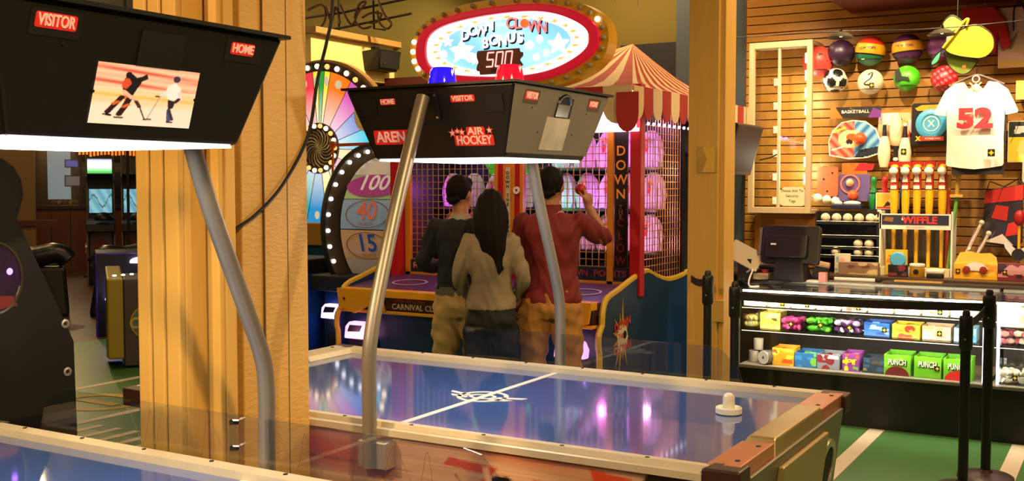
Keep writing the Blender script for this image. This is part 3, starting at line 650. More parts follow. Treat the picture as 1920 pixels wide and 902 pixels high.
# striped tent: each stripe its own cloth gore
TR = mat('tent_red_cloth', '#a8281c', .8, var=.1, scale=6); TC = mat('tent_cream_cloth', '#d9c094', .8, var=.08, scale=6)
AP = Vector((-3.3, 7.5, 2.65)); ex0, ex1, ey0, ey1, ez = -4.55, -2.53, 5.75, 7.9, 2.17
def eave(t_):       # perimeter parameter 0..4
    k = int(t_) % 4; f_ = t_-int(t_)
    c = [(ex0, ey0), (ex1, ey0), (ex1, ey1), (ex0, ey1)]; a = c[k]; b = c[(k+1) % 4]
    return Vector((a[0]+(b[0]-a[0])*f_, a[1]+(b[1]-a[1])*f_, ez))
segs = []
for k, n in ((0, 12), (1, 18), (2, 12), (3, 18)):
    for i in range(n): segs.append((k+i/n, k+(i+1)/n*.99999))
for i, (a, b) in enumerate(segs):
    p0 = eave(a); p1 = eave(b); q = MB(); n = 5; vs = []
    for j in range(n+1):
        t_ = j/n; sag = -.10*math.sin(PI*t_)*(1-.3*t_)
        for pp in (p0, p1):
            v = pp.lerp(AP, t_); vs.append((v.x, v.y, v.z+sag))
    q.add(vs, [(2*j, 2*j+1, 2*j+3, 2*j+2) for j in range(n)])
    q.build('tent_stripe', TR if i % 2 else TC, g)
def valance(p0, p1, drop, m_, out):
    d = (p1-p0); L = d.length; poly = [(0, 0), (L, 0), (L, -drop*.55)]+[(L/2+L/2*math.cos(PI*k/8), -drop*.55-drop*.45*math.sin(PI*k/8)) for k in range(1, 8)]+[(0, -drop*.55)]
    M = frame(p0+Vector(out)*.006, d, (0, 0, 1)); return MB(M).prism(poly, -.002, .004).build('valance_flap', m_, g)
n = 11
for k in range(n):
    valance(eave(k/n), eave((k+1)/n*.99999), .20 if k % 2 else .22, TR if (k % 2) else TC, (0, -1, 0))
valance(Vector((ex1-.09, ey0-.02, ez-.04)), Vector((ex1+.05, ey0-.02, ez-.04)), .23, TR, (0, -1, 0))
n = 15
for k in range(n):
    valance(eave(1+k/n), eave(1+(k+1)/n*.99999), .19, TC if (k % 2 == 0) else TR, (1, 0, 0))
# oval lit sign
SM = fy(-3.36, 5.70, 2.445)
def cloud(sx, sy, wob, n=72):
    return [(sx*math.copysign(abs(math.cos(2*PI*i/n))**.86, math.cos(2*PI*i/n))*(1+wob*math.cos(10*PI*i/n)), sy*math.copysign(abs(math.sin(2*PI*i/n))**.86, math.sin(2*PI*i/n))*(1+wob*math.cos(10*PI*i/n))) for i in range(n)]
YS = mat('sign_yellow_face', '#c99312', .4, emit=.12); RS = mat('sign_red_tube', '#c8102e', .35, emit=.55)
sg = MB(SM).prism(cloud(.70, .285, .0), -.12, 0).build('oval_sign', YS, g)
MB(SM).ring(cloud(.645, .235, .012), cloud(.575, .19, .02), 0, .035).build('sign_red_border', RS, sg, bevel=.01)
def sign_art(u, v):
    x = (u-.5)*2; y = (v-.5)*2; d = math.hypot(x, y*1.0)
    c = mixc(hx('#74b4ea'), hx('#98d4f2'), .5+.5*math.sin(u*9+v*5))
    if d > .80 : c = hx('#ffffff')
    if .84 < d < .90 and math.sin(math.atan2(y, x)*26) > .5: c = hx('#f0a83c')
    return c
st = lambda cx, cy, r: ('p', [(cx+p_[0]*r*.5, cy+p_[1]*r*1.2) for p_ in star(1, 5, .5)], hx('#ffffff'))
cl = lambda cx, cy, r: ('c', cx, cy, r, hx('#f2f8ff'), 2.6)
art_items = [st(.24, .45, .18), st(.83, .45, .15), st(.33, .3, .09), cl(.66, .47, .07), cl(.72, .55, .06), cl(.12, .42, .07), cl(.70, .28, .06), cl(.76, .33, .06), st(.15, .62, .08), cl(.30, .34, .08)]
SA = printmat('sign_lightbox_print', 1.5)
sp_ = picture('sign_lightbox', 1.15, .385, 150, 60, shapes(sign_art, art_items), SA, sg, SM @ Matrix.Translation((0, 0, .012)))
# crop the lightbox to the cloud outline
bmx = bmesh.new(); bmx.from_mesh(sp_.data); inv = SM.inverted(); oc = cloud(.59, .2, .02)
dele = [f for f in bmx.faces if not pt_in(oc, *(inv @ f.calc_center_median()).xy)]
bmesh.ops.delete(bmx, geom=dele, context='FACES'); bmx.to_mesh(sp_.data); bmx.free()
LW = glow('lit_white_letters', '#ffffff', 1.3); LS = mat('letter_shadow', '#20203c', .6)
def arcword(word, x0, y0, dx, slope, size, m_, jig=.006):
    for k, ch in enumerate(word):
        x = x0+dx*k; y = y0+slope*k+(jig if k % 2 else -jig)
        text('sign_letter_shadow', ch, size, LS, sg, SM @ Matrix.Translation((x+.009, y-.011, .015)), .0015, .03)
        text('sign_letter', ch, size, m_, sg, SM @ Matrix.Translation((x, y, .019)), .0015, .035)
arcword('DOWN', -.27, .082, .058, .011, .088, LW)
text('sign_letter', 'the', .05, glow('pale_blue_letters', '#bfe6ff', 1.3), sg, SM @ Matrix.Translation((-.015, .125, .019)), .0015, .01)
LR = glow('pink_letters', '#ff8c8c', .8)
for ch, x, y in (('C', .055, .125), ('L', .105, .118), ('W', .22, .098), ('N', .275, .083)):
    text('sign_letter_shadow', ch, .09, LS, sg, SM @ Matrix.Translation((x+.006, y-.007, .015)), .0015, .03)
    text('sign_letter', ch, .09, LR, sg, SM @ Matrix.Translation((x, y, .019)), .0015, .02)
MB(SM @ Matrix.Translation((.155, .118, .02))).sph((0, 0, 0), .028, 14, 10).build('sign_nose', glow('orange_nose', '#ff6a2a', 1.0), sg, smooth=60)
arcword('BONUS', -.125, .022, .062, .004, .085, LW)
tk = [(-.19, .065), (.17, .065), (.175, .045), (.2, .04), (.2, .02)]+[(.185-.01*math.sin(PI*k/4), .01-.012*k/4*2) for k in range(5)]+[(.2, -.03), (.18, -.045), (.165, -.075), (-.17, -.075), (-.175, -.055), (-.2, -.05), (-.2, -.03), (-.185, 0), (-.2, .03), (-.2, .05)]
tkt = MB(SM @ Matrix.Translation((-.02, -.095, .016))).prism([(x*.82, y*1.05) for (x, y) in tk], 0, .006).build('ticket_display', mat('ticket_brown', '#5c2a1c', .5, emit=.25), sg)
SEG = glow('led_red_white', '#ff8a80', 3.0)
def seven(ch, cx, cy, h_=.085, w_=.044):
    segm = {'5': 'afgcd', '0': 'abcdef', 'n': 'abcef'}[ch]
    pos = {'a': (-1, 1, 1, 1), 'd': (-1, -1, 1, -1), 'g': (-1, 0, 1, 0), 'f': (-1, 0, -1, 1), 'e': (-1, -1, -1, 0), 'b': (1, 0, 1, 1), 'c': (1, -1, 1, 0)}
    for s_ in segm:
        a = pos[s_]; q = [(cx+a[0]*w_/2+a[1]*.006, cy+a[1]*h_/2), (cx+a[2]*w_/2+a[3]*.006, cy+a[3]*h_/2)]
        MB(SM @ Matrix.Translation((0, 0, .024))).tube([(q[0][0], q[0][1], 0), (q[1][0], q[1][1], 0)], .0045, 6).build('digit_segment', SEG, sg)
seven('5', -.085, -.085); seven('0', -.02, -.085); seven('0', .045, -.085)
text('ticket_text', 'TICKETS', .034, mat('ticket_dark', '#1d0d0a', .5), sg, SM @ Matrix.Translation((-.02, -.152, .024)), .001, .01)
SB = mat('clear_unlit_bulb', '#a89a78', .15, coat=.5); b0 = None
for k in range(34):
    a = 2*PI*k/34+.05; co = cloud(.672, .262, 0, 340)[k*10]; lit_ = k in (16, 17, 18, 2, 19)
    M = SM @ Matrix.Translation((co[0], co[1], .01))
    MB(M).sph((0, 0, 0), .017, 10, 7).build('sign_bulb', BULB if lit_ else SB, sg, smooth=60)

# the game stands with its base on the floor; parts above were drawn at 1/1.12 size
g.location = (-3.97, 6.16, 0); g.scale = (GS, GS, GS)
off_ = (Vector((0, 0, -.192))-g.location)/GS
for c in g.children: c.location = c.location+off_
# ================================================================== SPINNING PRIZE WHEEL
wg = thing('prize_wheel_game', 'tall upright rainbow prize wheel ringed with round bulbs', 'arcade game', (-6.98, 8.25, 0))
WZ = 1.951; R = .77
WM = fy(0, 0, WZ)
MB(WM).prism(circle(R+.10, 48), -.12, -.03).build('wheel_housing', mat('housing_tan', '#b98c4e', .5), wg)
MB(WM).ring(circle(R+.075, 56), circle(R-.015, 56), -.03, .01).build('bulb_ring', mat('ring_dark_bronze', '#3a2414', .4), wg)
cols = ['#f0e23c', '#2f9a3a', '#f0e23c', '#ef7a1a', '#d05ab8', '#5a7fd8', '#42c8e8', '#f4d23a', '#e8508c', '#8ad048', '#f0e23c', '#2a8ac8', '#1aa0a8', '#8a5ad0', '#e84a3a', '#f2a21a', '#3ab45a', '#d8408c', '#f06a8a', '#e23a4a']
def wheelmat(i, c):
    nm = 'wheel_wedge_print_%d' % i; m = mat(nm, c, .4); nt = m.node_tree; b = nt.nodes['Principled BSDF']
    tc = nt.nodes.new('ShaderNodeTexCoord'); ln = nt.nodes.new('ShaderNodeVectorMath'); ln.operation = 'DISTANCE'; ln.inputs[1].default_value = (0, 0, WZ)
    mr = nt.nodes.new('ShaderNodeMapRange'); mr.inputs['From Min'].default_value = .25; mr.inputs['From Max'].default_value = .6
    mx = nt.nodes.new('ShaderNodeMix'); mx.data_type = 'RGBA'; cc = lin(c)
    mx.inputs['A'].default_value = tuple(.45*x+.55 for x in cc[:3])+(1,); mx.inputs['B'].default_value = cc
    nt.links.new(tc.outputs['Object'], ln.inputs[0]); nt.links.new(ln.outputs['Value'], mr.inputs['Value']); nt.links.new(mr.outputs['Result'], mx.inputs['Factor'])
    nt.links.new(mx.outputs['Result'], b.inputs['Base Color']); nt.links.new(mx.outputs['Result'], b.inputs['Emission Color']); b.inputs['Emission Strength'].default_value = .95
    return m
edges_ = []; acc = PI/2+.10
widths = [.10, .10, .10, .36]+[.355]*0
tot = 2*PI-.66; wid = [.10, .10, .10, .36]+[tot/16]*16
for i in range(20):
    a0 = acc; a1 = acc-wid[i]; acc = a1; poly = [(.22*math.cos(a0), .22*math.sin(a0))]+[(R*math.cos(a0+(a1-a0)*k/4), R*math.sin(a0+(a1-a0)*k/4)) for k in range(5)]+[(.22*math.cos(a1), .22*math.sin(a1))]
    wd = MB(WM).prism(poly, -.028, -.006).build('wheel_wedge', wheelmat(i, cols[i]), wg)
    am = (a0+a1)/2
    if i != 1:
        MB(WM).prism(circle(.028 if i != 3 else .04, 14, (R-.11)*math.cos(am), (R-.11)*math.sin(am), (.05 if wid[i] < .2 else .04)), -.006, -.002).build('number_disc', mat('number_cream', '#efe6c8', .5, emit=.5), wd)
    MB(WM).tube([(.22*math.cos(a1), .22*math.sin(a1), -.004), (R*math.cos(a1), R*math.sin(a1), -.004)], .003, 5).build('divider_line', mat('wheel_line', '#3a3020', .5), wd)
WB = glow('warm_bulb', '#ffe2b0', 3.2); b0 = None; rr = random.Random(2)
WB2 = glow('amber_bulb', '#f0b060', 1.6)
for k in range(40):
    a = 2*PI*k/40; M = WM @ Matrix.Translation(((R+.03)*math.cos(a), (R+.03)*math.sin(a), .015))
    MB(M).sph((0, 0, 0), .027, 10, 7).build('rim_bulb', WB if k % 3 else WB2, wg, smooth=60)
MB(WM).ring(circle(.25, 40), circle(.19, 40), -.01, .02).build('hub_ring', mat('ring_dark_bronze', '#3a2414', .4), wg)
for k in range(18):
    a = 2*PI*k/18; M = WM @ Matrix.Translation((.22*math.cos(a), .22*math.sin(a), .025))
    MB(M).sph((0, 0, 0), .024, 10, 7).build('hub_bulb', WB if k % 2 else WB2, wg, smooth=60)
MB(WM).prism(circle(.192, 36), -.01, .004).build('hub_disc', mat('hub_grey', '#5a5040', .3, .3), wg)
sw_ = ['#e8dca0', '#c8b878', '#d8d2b0', '#a890a0', '#c8a048', '#e8e0c0']
for k in range(18):
    a = 2*PI*k/18; q = [(0, 0, .008)]+[(.19*t_*math.cos(a+1.0*t_*t_), .19*t_*math.sin(a+1.0*t_*t_), .008) for t_ in (.2, .4, .6, .8, .97)]
    MB(WM).tube(q, .006, 5).build('hub_swirl', mat('swirl%d' % (k % 6), sw_[k % 6], .3, .2), wg)
MB(WM).prism([(.21, .035), (.30, .01), (.72, .015), (.72, .045), (.30, .04)], .05, .07).build('pointer_arm', mat('orange_pointer', '#d05a18', .45), wg)
MB(WM).prism(circle(.035, 18, .225, .03), .045, .075).build('pointer_knob', mat('orange_pointer', '#d05a18', .45), wg)
MB(WM).tube([(.225, 0, .06), (.215, -.5, .06)], .012, 6).build('pointer_stem', mat('orange_pointer', '#d05a18', .45), wg)
# its cabinet
MB().box(-.75, .75, -.1, .5, 0, 1.0).build('cabinet', mat('wheel_cabinet_blue', '#14386a', .4, var=.1, scale=3), wg, bevel=.01)
MB().box(-.75, .75, -.14, .2, 1.0, 1.22).build('control_shelf', mat('ochre_shelf', '#c0862c', .5), wg, bevel=.01)

# ================================================================== DRUM WHEEL GAME (100 / 40 / 15)
dg = thing('drum_wheel_game', 'big vertical drum wheel showing 100, 40 and 15 ticket panels', 'arcade game', (-5.88, 7.69, 0))
DZ = 1.28
DM = frame((0, 0, DZ), (0, 1, 0), (0, 0, 1))
def arcd(r, a0, a1, n): return [(r*math.cos(a0+(a1-a0)*k/n), r*math.sin(a0+(a1-a0)*k/n)) for k in range(n+1)]
MB(DM).prism(arcd(.62, math.radians(60), math.radians(215), 30)+[(-.5, -.36), (.3, -.36)], -.03, 0).build('side_disc', mat('disc_smoke', '#6a5a48', .12, .2, var=.2, scale=3), dg)
MB(DM).tube([(x, y, .0) for (x, y) in arcd(.625, math.radians(60), math.radians(215), 34)], .018, 6).build('disc_edge', DARK, dg)
for k in range(12):
    a = math.radians(75+12*k); M = DM @ Matrix.Translation((.58*math.cos(a), .58*math.sin(a), .012))
    MB(M).sph((0, 0, 0), .017, 10, 7).build('disc_bulb', glow('cool_bulb', '#f4f6ff', 3.), dg, smooth=60)
pc = ['#b9b2a6', '#c9c4b8', '#9cb478', '#88a4c0', '#c49a6c', '#b9a48c']
angs = [math.radians(a) for a in (86, 110, 133, 157, 182, 208, 234)]
for k in range(6):
    a0, a1 = angs[k], angs[k+1]; po = arcd(.53, a0+.008, a1-.008, 5); pi_ = arcd(.49, a0+.008, a1-.008, 5)[::-1]
    pn = MB(DM).prism(po+pi_, .09, .62).build('drum_panel', mat('drum_panel_%d' % k, pc[k], .35, var=.12, scale=6, emit=.16), dg)
    MB(DM).prism(arcd(.515, a0-.008, a0+.008, 2)+arcd(.49, a0-.008, a0+.008, 2)[::-1], .09, .62).build('panel_joint', DARK, pn)
    if k in (2, 3, 4):
        am = (a0+a1)/2; nrm = Vector((0, math.cos(am), math.sin(am))); tdir = Vector((0, math.sin(am), -math.cos(am)))
        if tdir.z < 0: tdir = -tdir
        M = frame(Vector((.335, 0, DZ))+nrm*.534, (1, 0, 0), tdir)
        if k == 2: MB(M).prism(circle(.25, 32, 0, 0, .1), 0, .004).build('number_oval', mat('oval_magenta', '#a83a8c', .4, emit=.2), pn)
        else: MB(M).ring(circle(.2, 32, 0, 0, .105), circle(.192, 32, 0, 0, .1), 0, .003).build('number_ring', mat('ring_rust', '#a06a50', .4), pn)
        text('drum_number', ('100', '40', '15')[k-2], .19, mat(('num_white', 'num_salmon', 'num_blue')[k-2], ('#f4ecec', '#d8785c', '#2c4aa0')[k-2], .4, emit=.15), pn, M @ Matrix.Translation((.0, .018, .006)), .001, .015)
        text('drum_caption', 'TICKETS', .035, mat('caption_tan', '#c08a70', .4), pn, M @ Matrix.Translation((.0, -.075, .006)), .001, .0)
MB(DM).prism(arcd(.46, math.radians(60), math.radians(215), 30)+[(-.36, -.36), (.3, -.36)], .68, .71).build('side_disc', mat('disc_smoke', '#6a5a48', .12, .2), dg)
# dark control shelf and blue cabinet with lit reader
MB().box(-.12, .74, -.64, .5, .80, .92).build('control_shelf', DARK, dg, bevel=.015)
MB().box(-.1, .72, -.5, .5, .172, .80).build('cabinet', mat('drum_cabinet_blue', '#123a6e', .4, var=.15, scale=3), dg, bevel=.008)
for (x, cl_) in ((.02, '#d8b0ff'), ):
    MB().box(x-.09, x+.09, -.52, -.5, .18, .58).build('coin_door', DARK, dg)
    hd = MB(fy(x, -.51, .635)).prism([(-.10, -.05), (.10, -.05), (.105, .0), (.085, .045), (.04, .06), (-.06, .06), (-.09, .03)], 0, .06).build('card_reader_hood', glow('violet_reader_glow', cl_, 2.4), dg, bevel=.008)
    MB(fy(x-.01, -.573, .645)).prism([(-.06, -.015), (.04, -.01), (.06, .03), (-.04, .03)], 0, .003).build('reader_screen', DARK, hd)
point('reader_lamp', (-5.82, 7.03, .45), 1.2, (.25, .3, 1), .03); point('reader_lamp', (-5.4, 6.95, .5), .9, (.05, 1, .6), .03)
MB(fy(.02, -.505, .22)).prism([(-.12, -.06), (.12, -.06), (.09, .0), (.05, .04), (0, .08), (-.05, .04), (-.09, .0)], 0, .003).build('cabinet_print', mat('dim_print', '#6a3020', .5), dg)
dg.scale = (GS, GS, GS)
for c in dg.children: c.location = c.location+Vector((0, 0, -.192/GS))
# cabinet left of it (further reader)
cg = thing('ticket_game_cabinet', 'low dark blue game cabinet with violet lit card reader beside the pillar', 'arcade game', (-6.41, 7.11, 0))
MB().box(-.32, .30, -.3, .38, 0, .84).build('cabinet', mat('drum_cabinet_blue', '#123a6e', .4), cg, bevel=.01)
MB().box(-.34, .32, -.38, .38, .84, .96).build('control_shelf', DARK, cg, bevel=.02)
MB().box(.03, .20, -.325, -.3, .28, .58).build('coin_door', DARK, cg)
hd = MB(fy(.06, -.305, .53)).prism([(-.10, -.05), (.10, -.05), (.105, .0), (.085, .045), (.04, .06), (-.06, .06), (-.09, .03)], 0, .06).build('card_reader_hood', glow('violet_reader_glow', '#d8b0ff', 2.4), cg, bevel=.008)
if False: hd = MB(fy(.10, -.305, .64)).prism([(-.10, -.05), (.10, -.05), (.105, .0), (.085, .045), (.04, .06), (-.06, .06), (-.09, .03)], 0, .06).build('card_reader_hood', glow('violet_reader_glow', '#d8b0ff', 2.4), cg, bevel=.008)
MB(fy(.02, -.303, .30)).prism([(-.1, -.06), (.1, -.06), (.07, .0), (.03, .05), (0, .08), (-.05, .04), (-.09, .0)], 0, .003).build('cabinet_print', mat('dim_print2', '#5a3428', .5), cg)
point('reader_lamp', (-6.3, 6.66, .5), 1.0, (.3, .25, 1), .03)

# wall speaker, neon sign frame, hanging cable, white spikes
sp = thing('wall_speaker', 'black angled loudspeaker mounted on the cream bulkhead', 'speaker', (-7.2, 9.42, 2.92))
MB().hexa([(0, -.16, -.1), (.17, -.12, -.1), (.17, .2, -.1), (0, .24, -.1)], [(0, -.2, .1), (.22, -.18, .12), (.22, .22, .12), (0, .26, .1)]).build('case', BLACK, sp, bevel=.01)
MB(frame((.2, .03, .01), (0, 1, 0), (.1, 0, 1))).box(-.17, .17, -.085, .085, 0, .008).build('grille', DARK, sp)
MB().box(-.005, .06, -.04, .04, .08, .16).build('bracket', BLACK, sp)
MB(frame((.212, -.08, -.03), (0, 1, 0), (.1, 0, 1))).lathe([(.012, 0), (.008, .004)], n=10).build('badge', CHROME, sp)
ns = thing('neon_sign', 'unlit neon script sign of looping dark tubes on a rail frame', 'sign', (-7.15, 9.2, 3.30))
NT = mat('dark_neon_tube', '#2a1614', .3)
for (z0, z1) in ((-.02, .06), (.14, .22)): MB().tube([(-.9, 0, z0-.02), (-.3, 0, z0), (.62, 0, z1)], .013, 6).build('rail', DARK, ns)
for x in (-.35, .12): MB().tube([(x, 0, .5), (x+.01, 0, -.06), (x+.16, 0, -.085)], .012, 6).build('hanger', DARK, ns)
for k, pts_ in enumerate([[(-.75,.2),(-.55,.24),(-.5,.1),(-.6,-.02),(-.75,0)], [(-.5,.22),(-.42,.05),(-.36,.2),(-.3,.02)], [(-.3,.22),(-.15,.0),(-.05,.12),(.05,.22),(-.04,.2),(-.1,.05),(0,-.05),(.12,-.04)], [(.0,.06),(.12,.1),(.25,.08),(.18,.0),(.08,.0)], [(.2,.24),(.3,.06),(.38,-.03),(.32,-.08),(.22,.0),(.2,.12)], [(.3,.3),(.45,.24),(.55,.26),(.62,.22)]]):
    MB().tube(bez([(x, -.03, z) for (x, z) in pts_], 6), .012, 6).build('neon_tube', NT, ns)
cb = MB().tube(bez([(-2.17, 2.66, 2.6), (-2.19, 2.66, 2.17), (-2.21, 2.655, 2.05), (-2.245, 2.65, 1.93), (-2.262, 2.62, 1.75), (-2.258, 2.50, 1.60), (-2.257, 2.38, 1.51), (-2.268, 2.30, 1.468)], 8), .0055, 6).build('power_cable', DARK)
tag(cb, 'black power cable drooping across the wide yellow pillar', 'cable')
for i, (px_, dz, tilt) in enumerate([(-3.26, .0, -.3), (-3.02, -.05, -.15), (-2.86, -.09, -.1), (-3.44, .06, -.2)]):
    q = MB().tube([(0, 0, .35), (0, 0, .15), (tilt*.08, 0, 0)], [.025, .018, .002], 8).build('paper_spike', mat('pink_white_spike', '#c8a890', .7), None, loc=(px_, 6.6, 2.85+dz))
    tag(q,
        ('pale spike hanging just off the oval sign rim', 'pale hanging spike nearest the tent apex', 'longest pale spike hanging beside the narrow pillar', 'stub of a pale spike above the oval sign')[i], 'ornament', 'pale spikes hanging over the tent')
# ================================================================== PEOPLE
def remesh(mb, name, voxel, mats, parent, smooth_it=6, disp=None, label=None):
    me = bpy.data.meshes.new(name); me.from_pydata(mb.v, [], mb.f)
    bm = bmesh.new(); bm.from_mesh(me); bmesh.ops.recalc_face_normals(bm, faces=bm.faces); bm.to_mesh(me); bm.free()
    o = bpy.data.objects.new(name, me); COL.objects.link(o)
    r = o.modifiers.new('r', 'REMESH'); r.mode = 'VOXEL'; r.voxel_size = voxel; r.use_smooth_shade = True
    s_ = o.modifiers.new('s', 'SMOOTH'); s_.iterations = smooth_it; s_.factor = .5
    dg_ = bpy.context.evaluated_depsgraph_get(); me2 = bpy.data.meshes.new_from_object(o.evaluated_get(dg_))
    bpy.data.objects.remove(o); bpy.data.meshes.remove(me); me2.name = name
    if disp:
        nrm = [v.normal.copy() for v in me2.vertices]
        for v, n_ in zip(me2.vertices, nrm): v.co += n_*disp(v.co)
    me2.materials.clear(); me2.materials.append(mats)
    me2.polygons.foreach_set('use_smooth', [True]*len(me2.polygons))
    o2 = bpy.data.objects.new(name, me2); COL.objects.link(o2); o2.parent = parent
    if label: o2['label'] = label
    return o2
def blob_chain(mb, pts, n=14):
    """closed limb: pts = (x,y,z,rx,ry) with horizontal-ish ellipse rings along z, or tube radii"""
    vs = []; k = len(pts)
    for (x, y, z, rx, ry) in pts:
        for j in range(n):
            a = 2*PI*j/n; vs.append((x+rx*math.cos(a), y+ry*math.sin(a), z))
    fs = [(i*n+j, i*n+(j+1) % n, (i+1)*n+(j+1) % n, (i+1)*n+j) for i in range(k-1) for j in range(n)]
    fs.append(tuple(range(n-1, -1, -1))); fs.append(tuple((k-1)*n+j for j in range(n)))
    mb.add(vs, fs)
def limb(mb, pts, rad, n=12):
    P = bez(pts, 4); m_ = len(pts)-1; R = []
    for i in range(len(P)):
        t_ = i/4; a = min(int(t_), m_-1); f_ = t_-a; R.append(rad[a]*(1-f_)+rad[a+1]*f_)
    mb.tube(P, R, n); mb.sph(pts[0], rad[0], 10, 8); mb.sph(pts[-1], rad[-1], 10, 8)
SKIN = mat('skin', '#9a6648', .5, var=.06, scale=20)
HAIR = mat('dark_hair', '#0e0a08', .75, spec=.15)
SHOE = mat('dark_shoe', '#1c1714', .5)
def person(label, loc, yaw, H_, shirt, pants, arms, legs, head_turn=0., longhair=False, bulk=1., female=False, hem=.93, cuff=None, collar=None, group='players at the clown game'):
    p = thing('person', label, 'person', loc, yaw, group); S = H_/1.75
    def sc_(pts): return [tuple(c*S for c in q) for q in pts]
    B = bulk; hw = .155*B if not female else .15*B; shw = (.165 if not female else .14)*B
    torso = [(0, 0, .86, .15*B, .11), (0, 0, .93, hw+.01, .125*B), (0, .005, 1.02, hw-.005, .115*B), (0, .005, 1.12, (.135 if not female else .115)*B, .105*B), (0, 0, 1.24, (.15 if not female else .13)*B, .115*B), (0, -.005, 1.34, shw, .115*B), (0, -.01, 1.41, shw*.93, .095), (0, -.01, 1.455, shw*.55, .07), (0, 0, 1.485, .06, .06)]
    HZ = 1.62; hr = Matrix.Rotation(head_turn, 4, 'Z')
    # ---- one continuous body
    b = MB(Matrix.Scale(S, 4)); inner = [(x, y, z, rx*.9, ry*.9) for (x, y, z, rx, ry) in torso]; blob_chain(b, inner)
    b.tube([(0, -.005, 1.43), (0, .008, 1.56)], [.058, .054], 12)
    b.T = Matrix.Scale(S, 4) @ Matrix.Translation((0, .01, HZ)) @ hr
    b.sph((0, 0, .01), (.073, .092, .105), 18, 14); b.sph((0, .022, -.05), (.058, .07, .065), 14, 10)     # skull, jaw
    b.tube([(0, .085, .015), (0, .112, -.022), (0, .09, -.034)], [.009, .015, .011], 8)                     # nose
    for s_ in (-1, 1): b.sph((s_*.076, -.005, -.005), (.012, .022, .032), 8, 8)                           # ears
    b.tube([(-.024, .086, -.062), (0, .093, -.06), (.024, .086, -.062)], .008, 6)                          # mouth
    b.T = Matrix.Scale(S, 4)
    for (pts_, rd) in legs: limb(b, pts_, [r*.88 for r in rd])
    for (pts_, rd, hand) in arms:
        limb(b, pts_, [rd[0]*.85]+[r*.9 for r in rd[1:]])
        # palm and five fingers, unequal and bent
        wv = Vector(pts_[-1]); d = Vector(hand['dir']).normalized(); c = Vector(hand['curl']).normalized(); sd = d.cross(c).normalized()
        pm = wv+d*.045; b.tube([wv, wv+d*.03, wv+d*.075], [.026, .033, .031], 10, sx=1.0)
        for k in range(4):
            o_ = wv+d*.07+sd*(.027-.018*k); ln = (.068, .078, .072, .056)[k]; cu = hand.get('amount', .6)
            b.tube([o_-d*.015, o_+d*ln*.45+c*ln*.18*cu, o_+d*ln*(.8-.25*cu)+c*ln*.62*cu, o_+d*ln*(.85-.55*cu)+c*ln*1.0*cu], [.0088, .0088, .008, .007], 7)
        o_ = wv+d*.025+sd*.028; b.tube([o_, o_+sd*.022+d*.022+c*.014, o_+sd*.024+d*.05+c*.032, o_+sd*.014+d*.062+c*.046], [.012, .0105, .0095, .008], 7)
    remesh(b, 'body', .0085, SKIN, p, 3)
    # eyes
    for s_ in (-1, 1):
        e = MB(Matrix.Scale(S, 4) @ Matrix.Translation((0, .01, HZ)) @ hr).sph((s_*.03, .085, .012), .011, 8, 6); e.build('eye', mat('eye_white', '#d8d0c4', .3), p)
    # ---- clothes
    sh_ = MB(Matrix.Scale(S, 4)); out = [(x, y, z, rx+.014, ry+.014) for (x, y, z, rx, ry) in torso if z >= hem-.001 and z < 1.47]
    if out[0][2] > hem+.005 or True: out = [(0, .0, hem-.0, hw+.02, .135*B)]+[q for q in out if q[2] > hem+.02]
    blob_chain(sh_, out)
    for (pts_, rd, hand) in arms:
        cut = hand.get('sleeve', len(pts_)); P = pts_[:cut]; rr_ = [r+.011 for r in rd[:cut]]; limb(sh_, P, rr_)
    fold = lambda v: .004*math.sin(v.z*46+7*math.sin(v.x*19)+v.y*15)+.003*math.sin(v.x*52+v.z*21)
    remesh(sh_, 'top', .010, shirt, p, 5, fold)
    if cuff:
        cf = MB(Matrix.Scale(S, 4)); blob_chain(cf, [(0, 0, hem-.035, hw+.018, .13*B), (0, 0, hem+.02, hw+.016, .13*B)]); cf.build('shirt_hem', cuff, p, smooth=60)
    if collar:
        cf = MB(Matrix.Scale(S, 4)); top_ = 1.51 if collar is shirt else 1.487; cf.lathe([(.082, 1.44), (.068, 1.47), (.062, top_), (.056, top_), (.06, 1.45)], n=18); cf.build('collar', collar, p, smooth=50)
    pt = MB(Matrix.Scale(S, 4)); blob_chain(pt, [(0, 0, .80, .16*B, .115*B), (0, -.008, .87, hw+.014, .14*B), (0, -.005, .95, hw+.008, .125*B), (0, 0, 1.0, hw, .115*B)])
    for (pts_, rd) in legs: limb(pt, pts_, [r+(.016 if i > 0 else .012) for i, r in enumerate(rd)])
    fold2 = lambda v: .005*math.sin(v.z*38+9*math.sin(v.x*14))+.003*math.sin(v.z*70+v.x*30)
    remesh(pt, 'trousers', .011, pants, p, 5, fold2)
    for (pts_, rd) in legs:
        f_ = Vector(pts_[-1]); s_ = MB(Matrix.Scale(S, 4)); s_.sph((f_.x, f_.y+.055, .045), (.047, .125, .045), 14, 8, zmin=-.95); s_.box(f_.x-.045, f_.x+.045, f_.y-.06, f_.y+.16, 0, .018)
        s_.build('shoe', SHOE, p, smooth=60)
    # ---- hair
    h = MB(Matrix.Scale(S, 4) @ Matrix.Translation((0, .01, HZ)) @ hr)
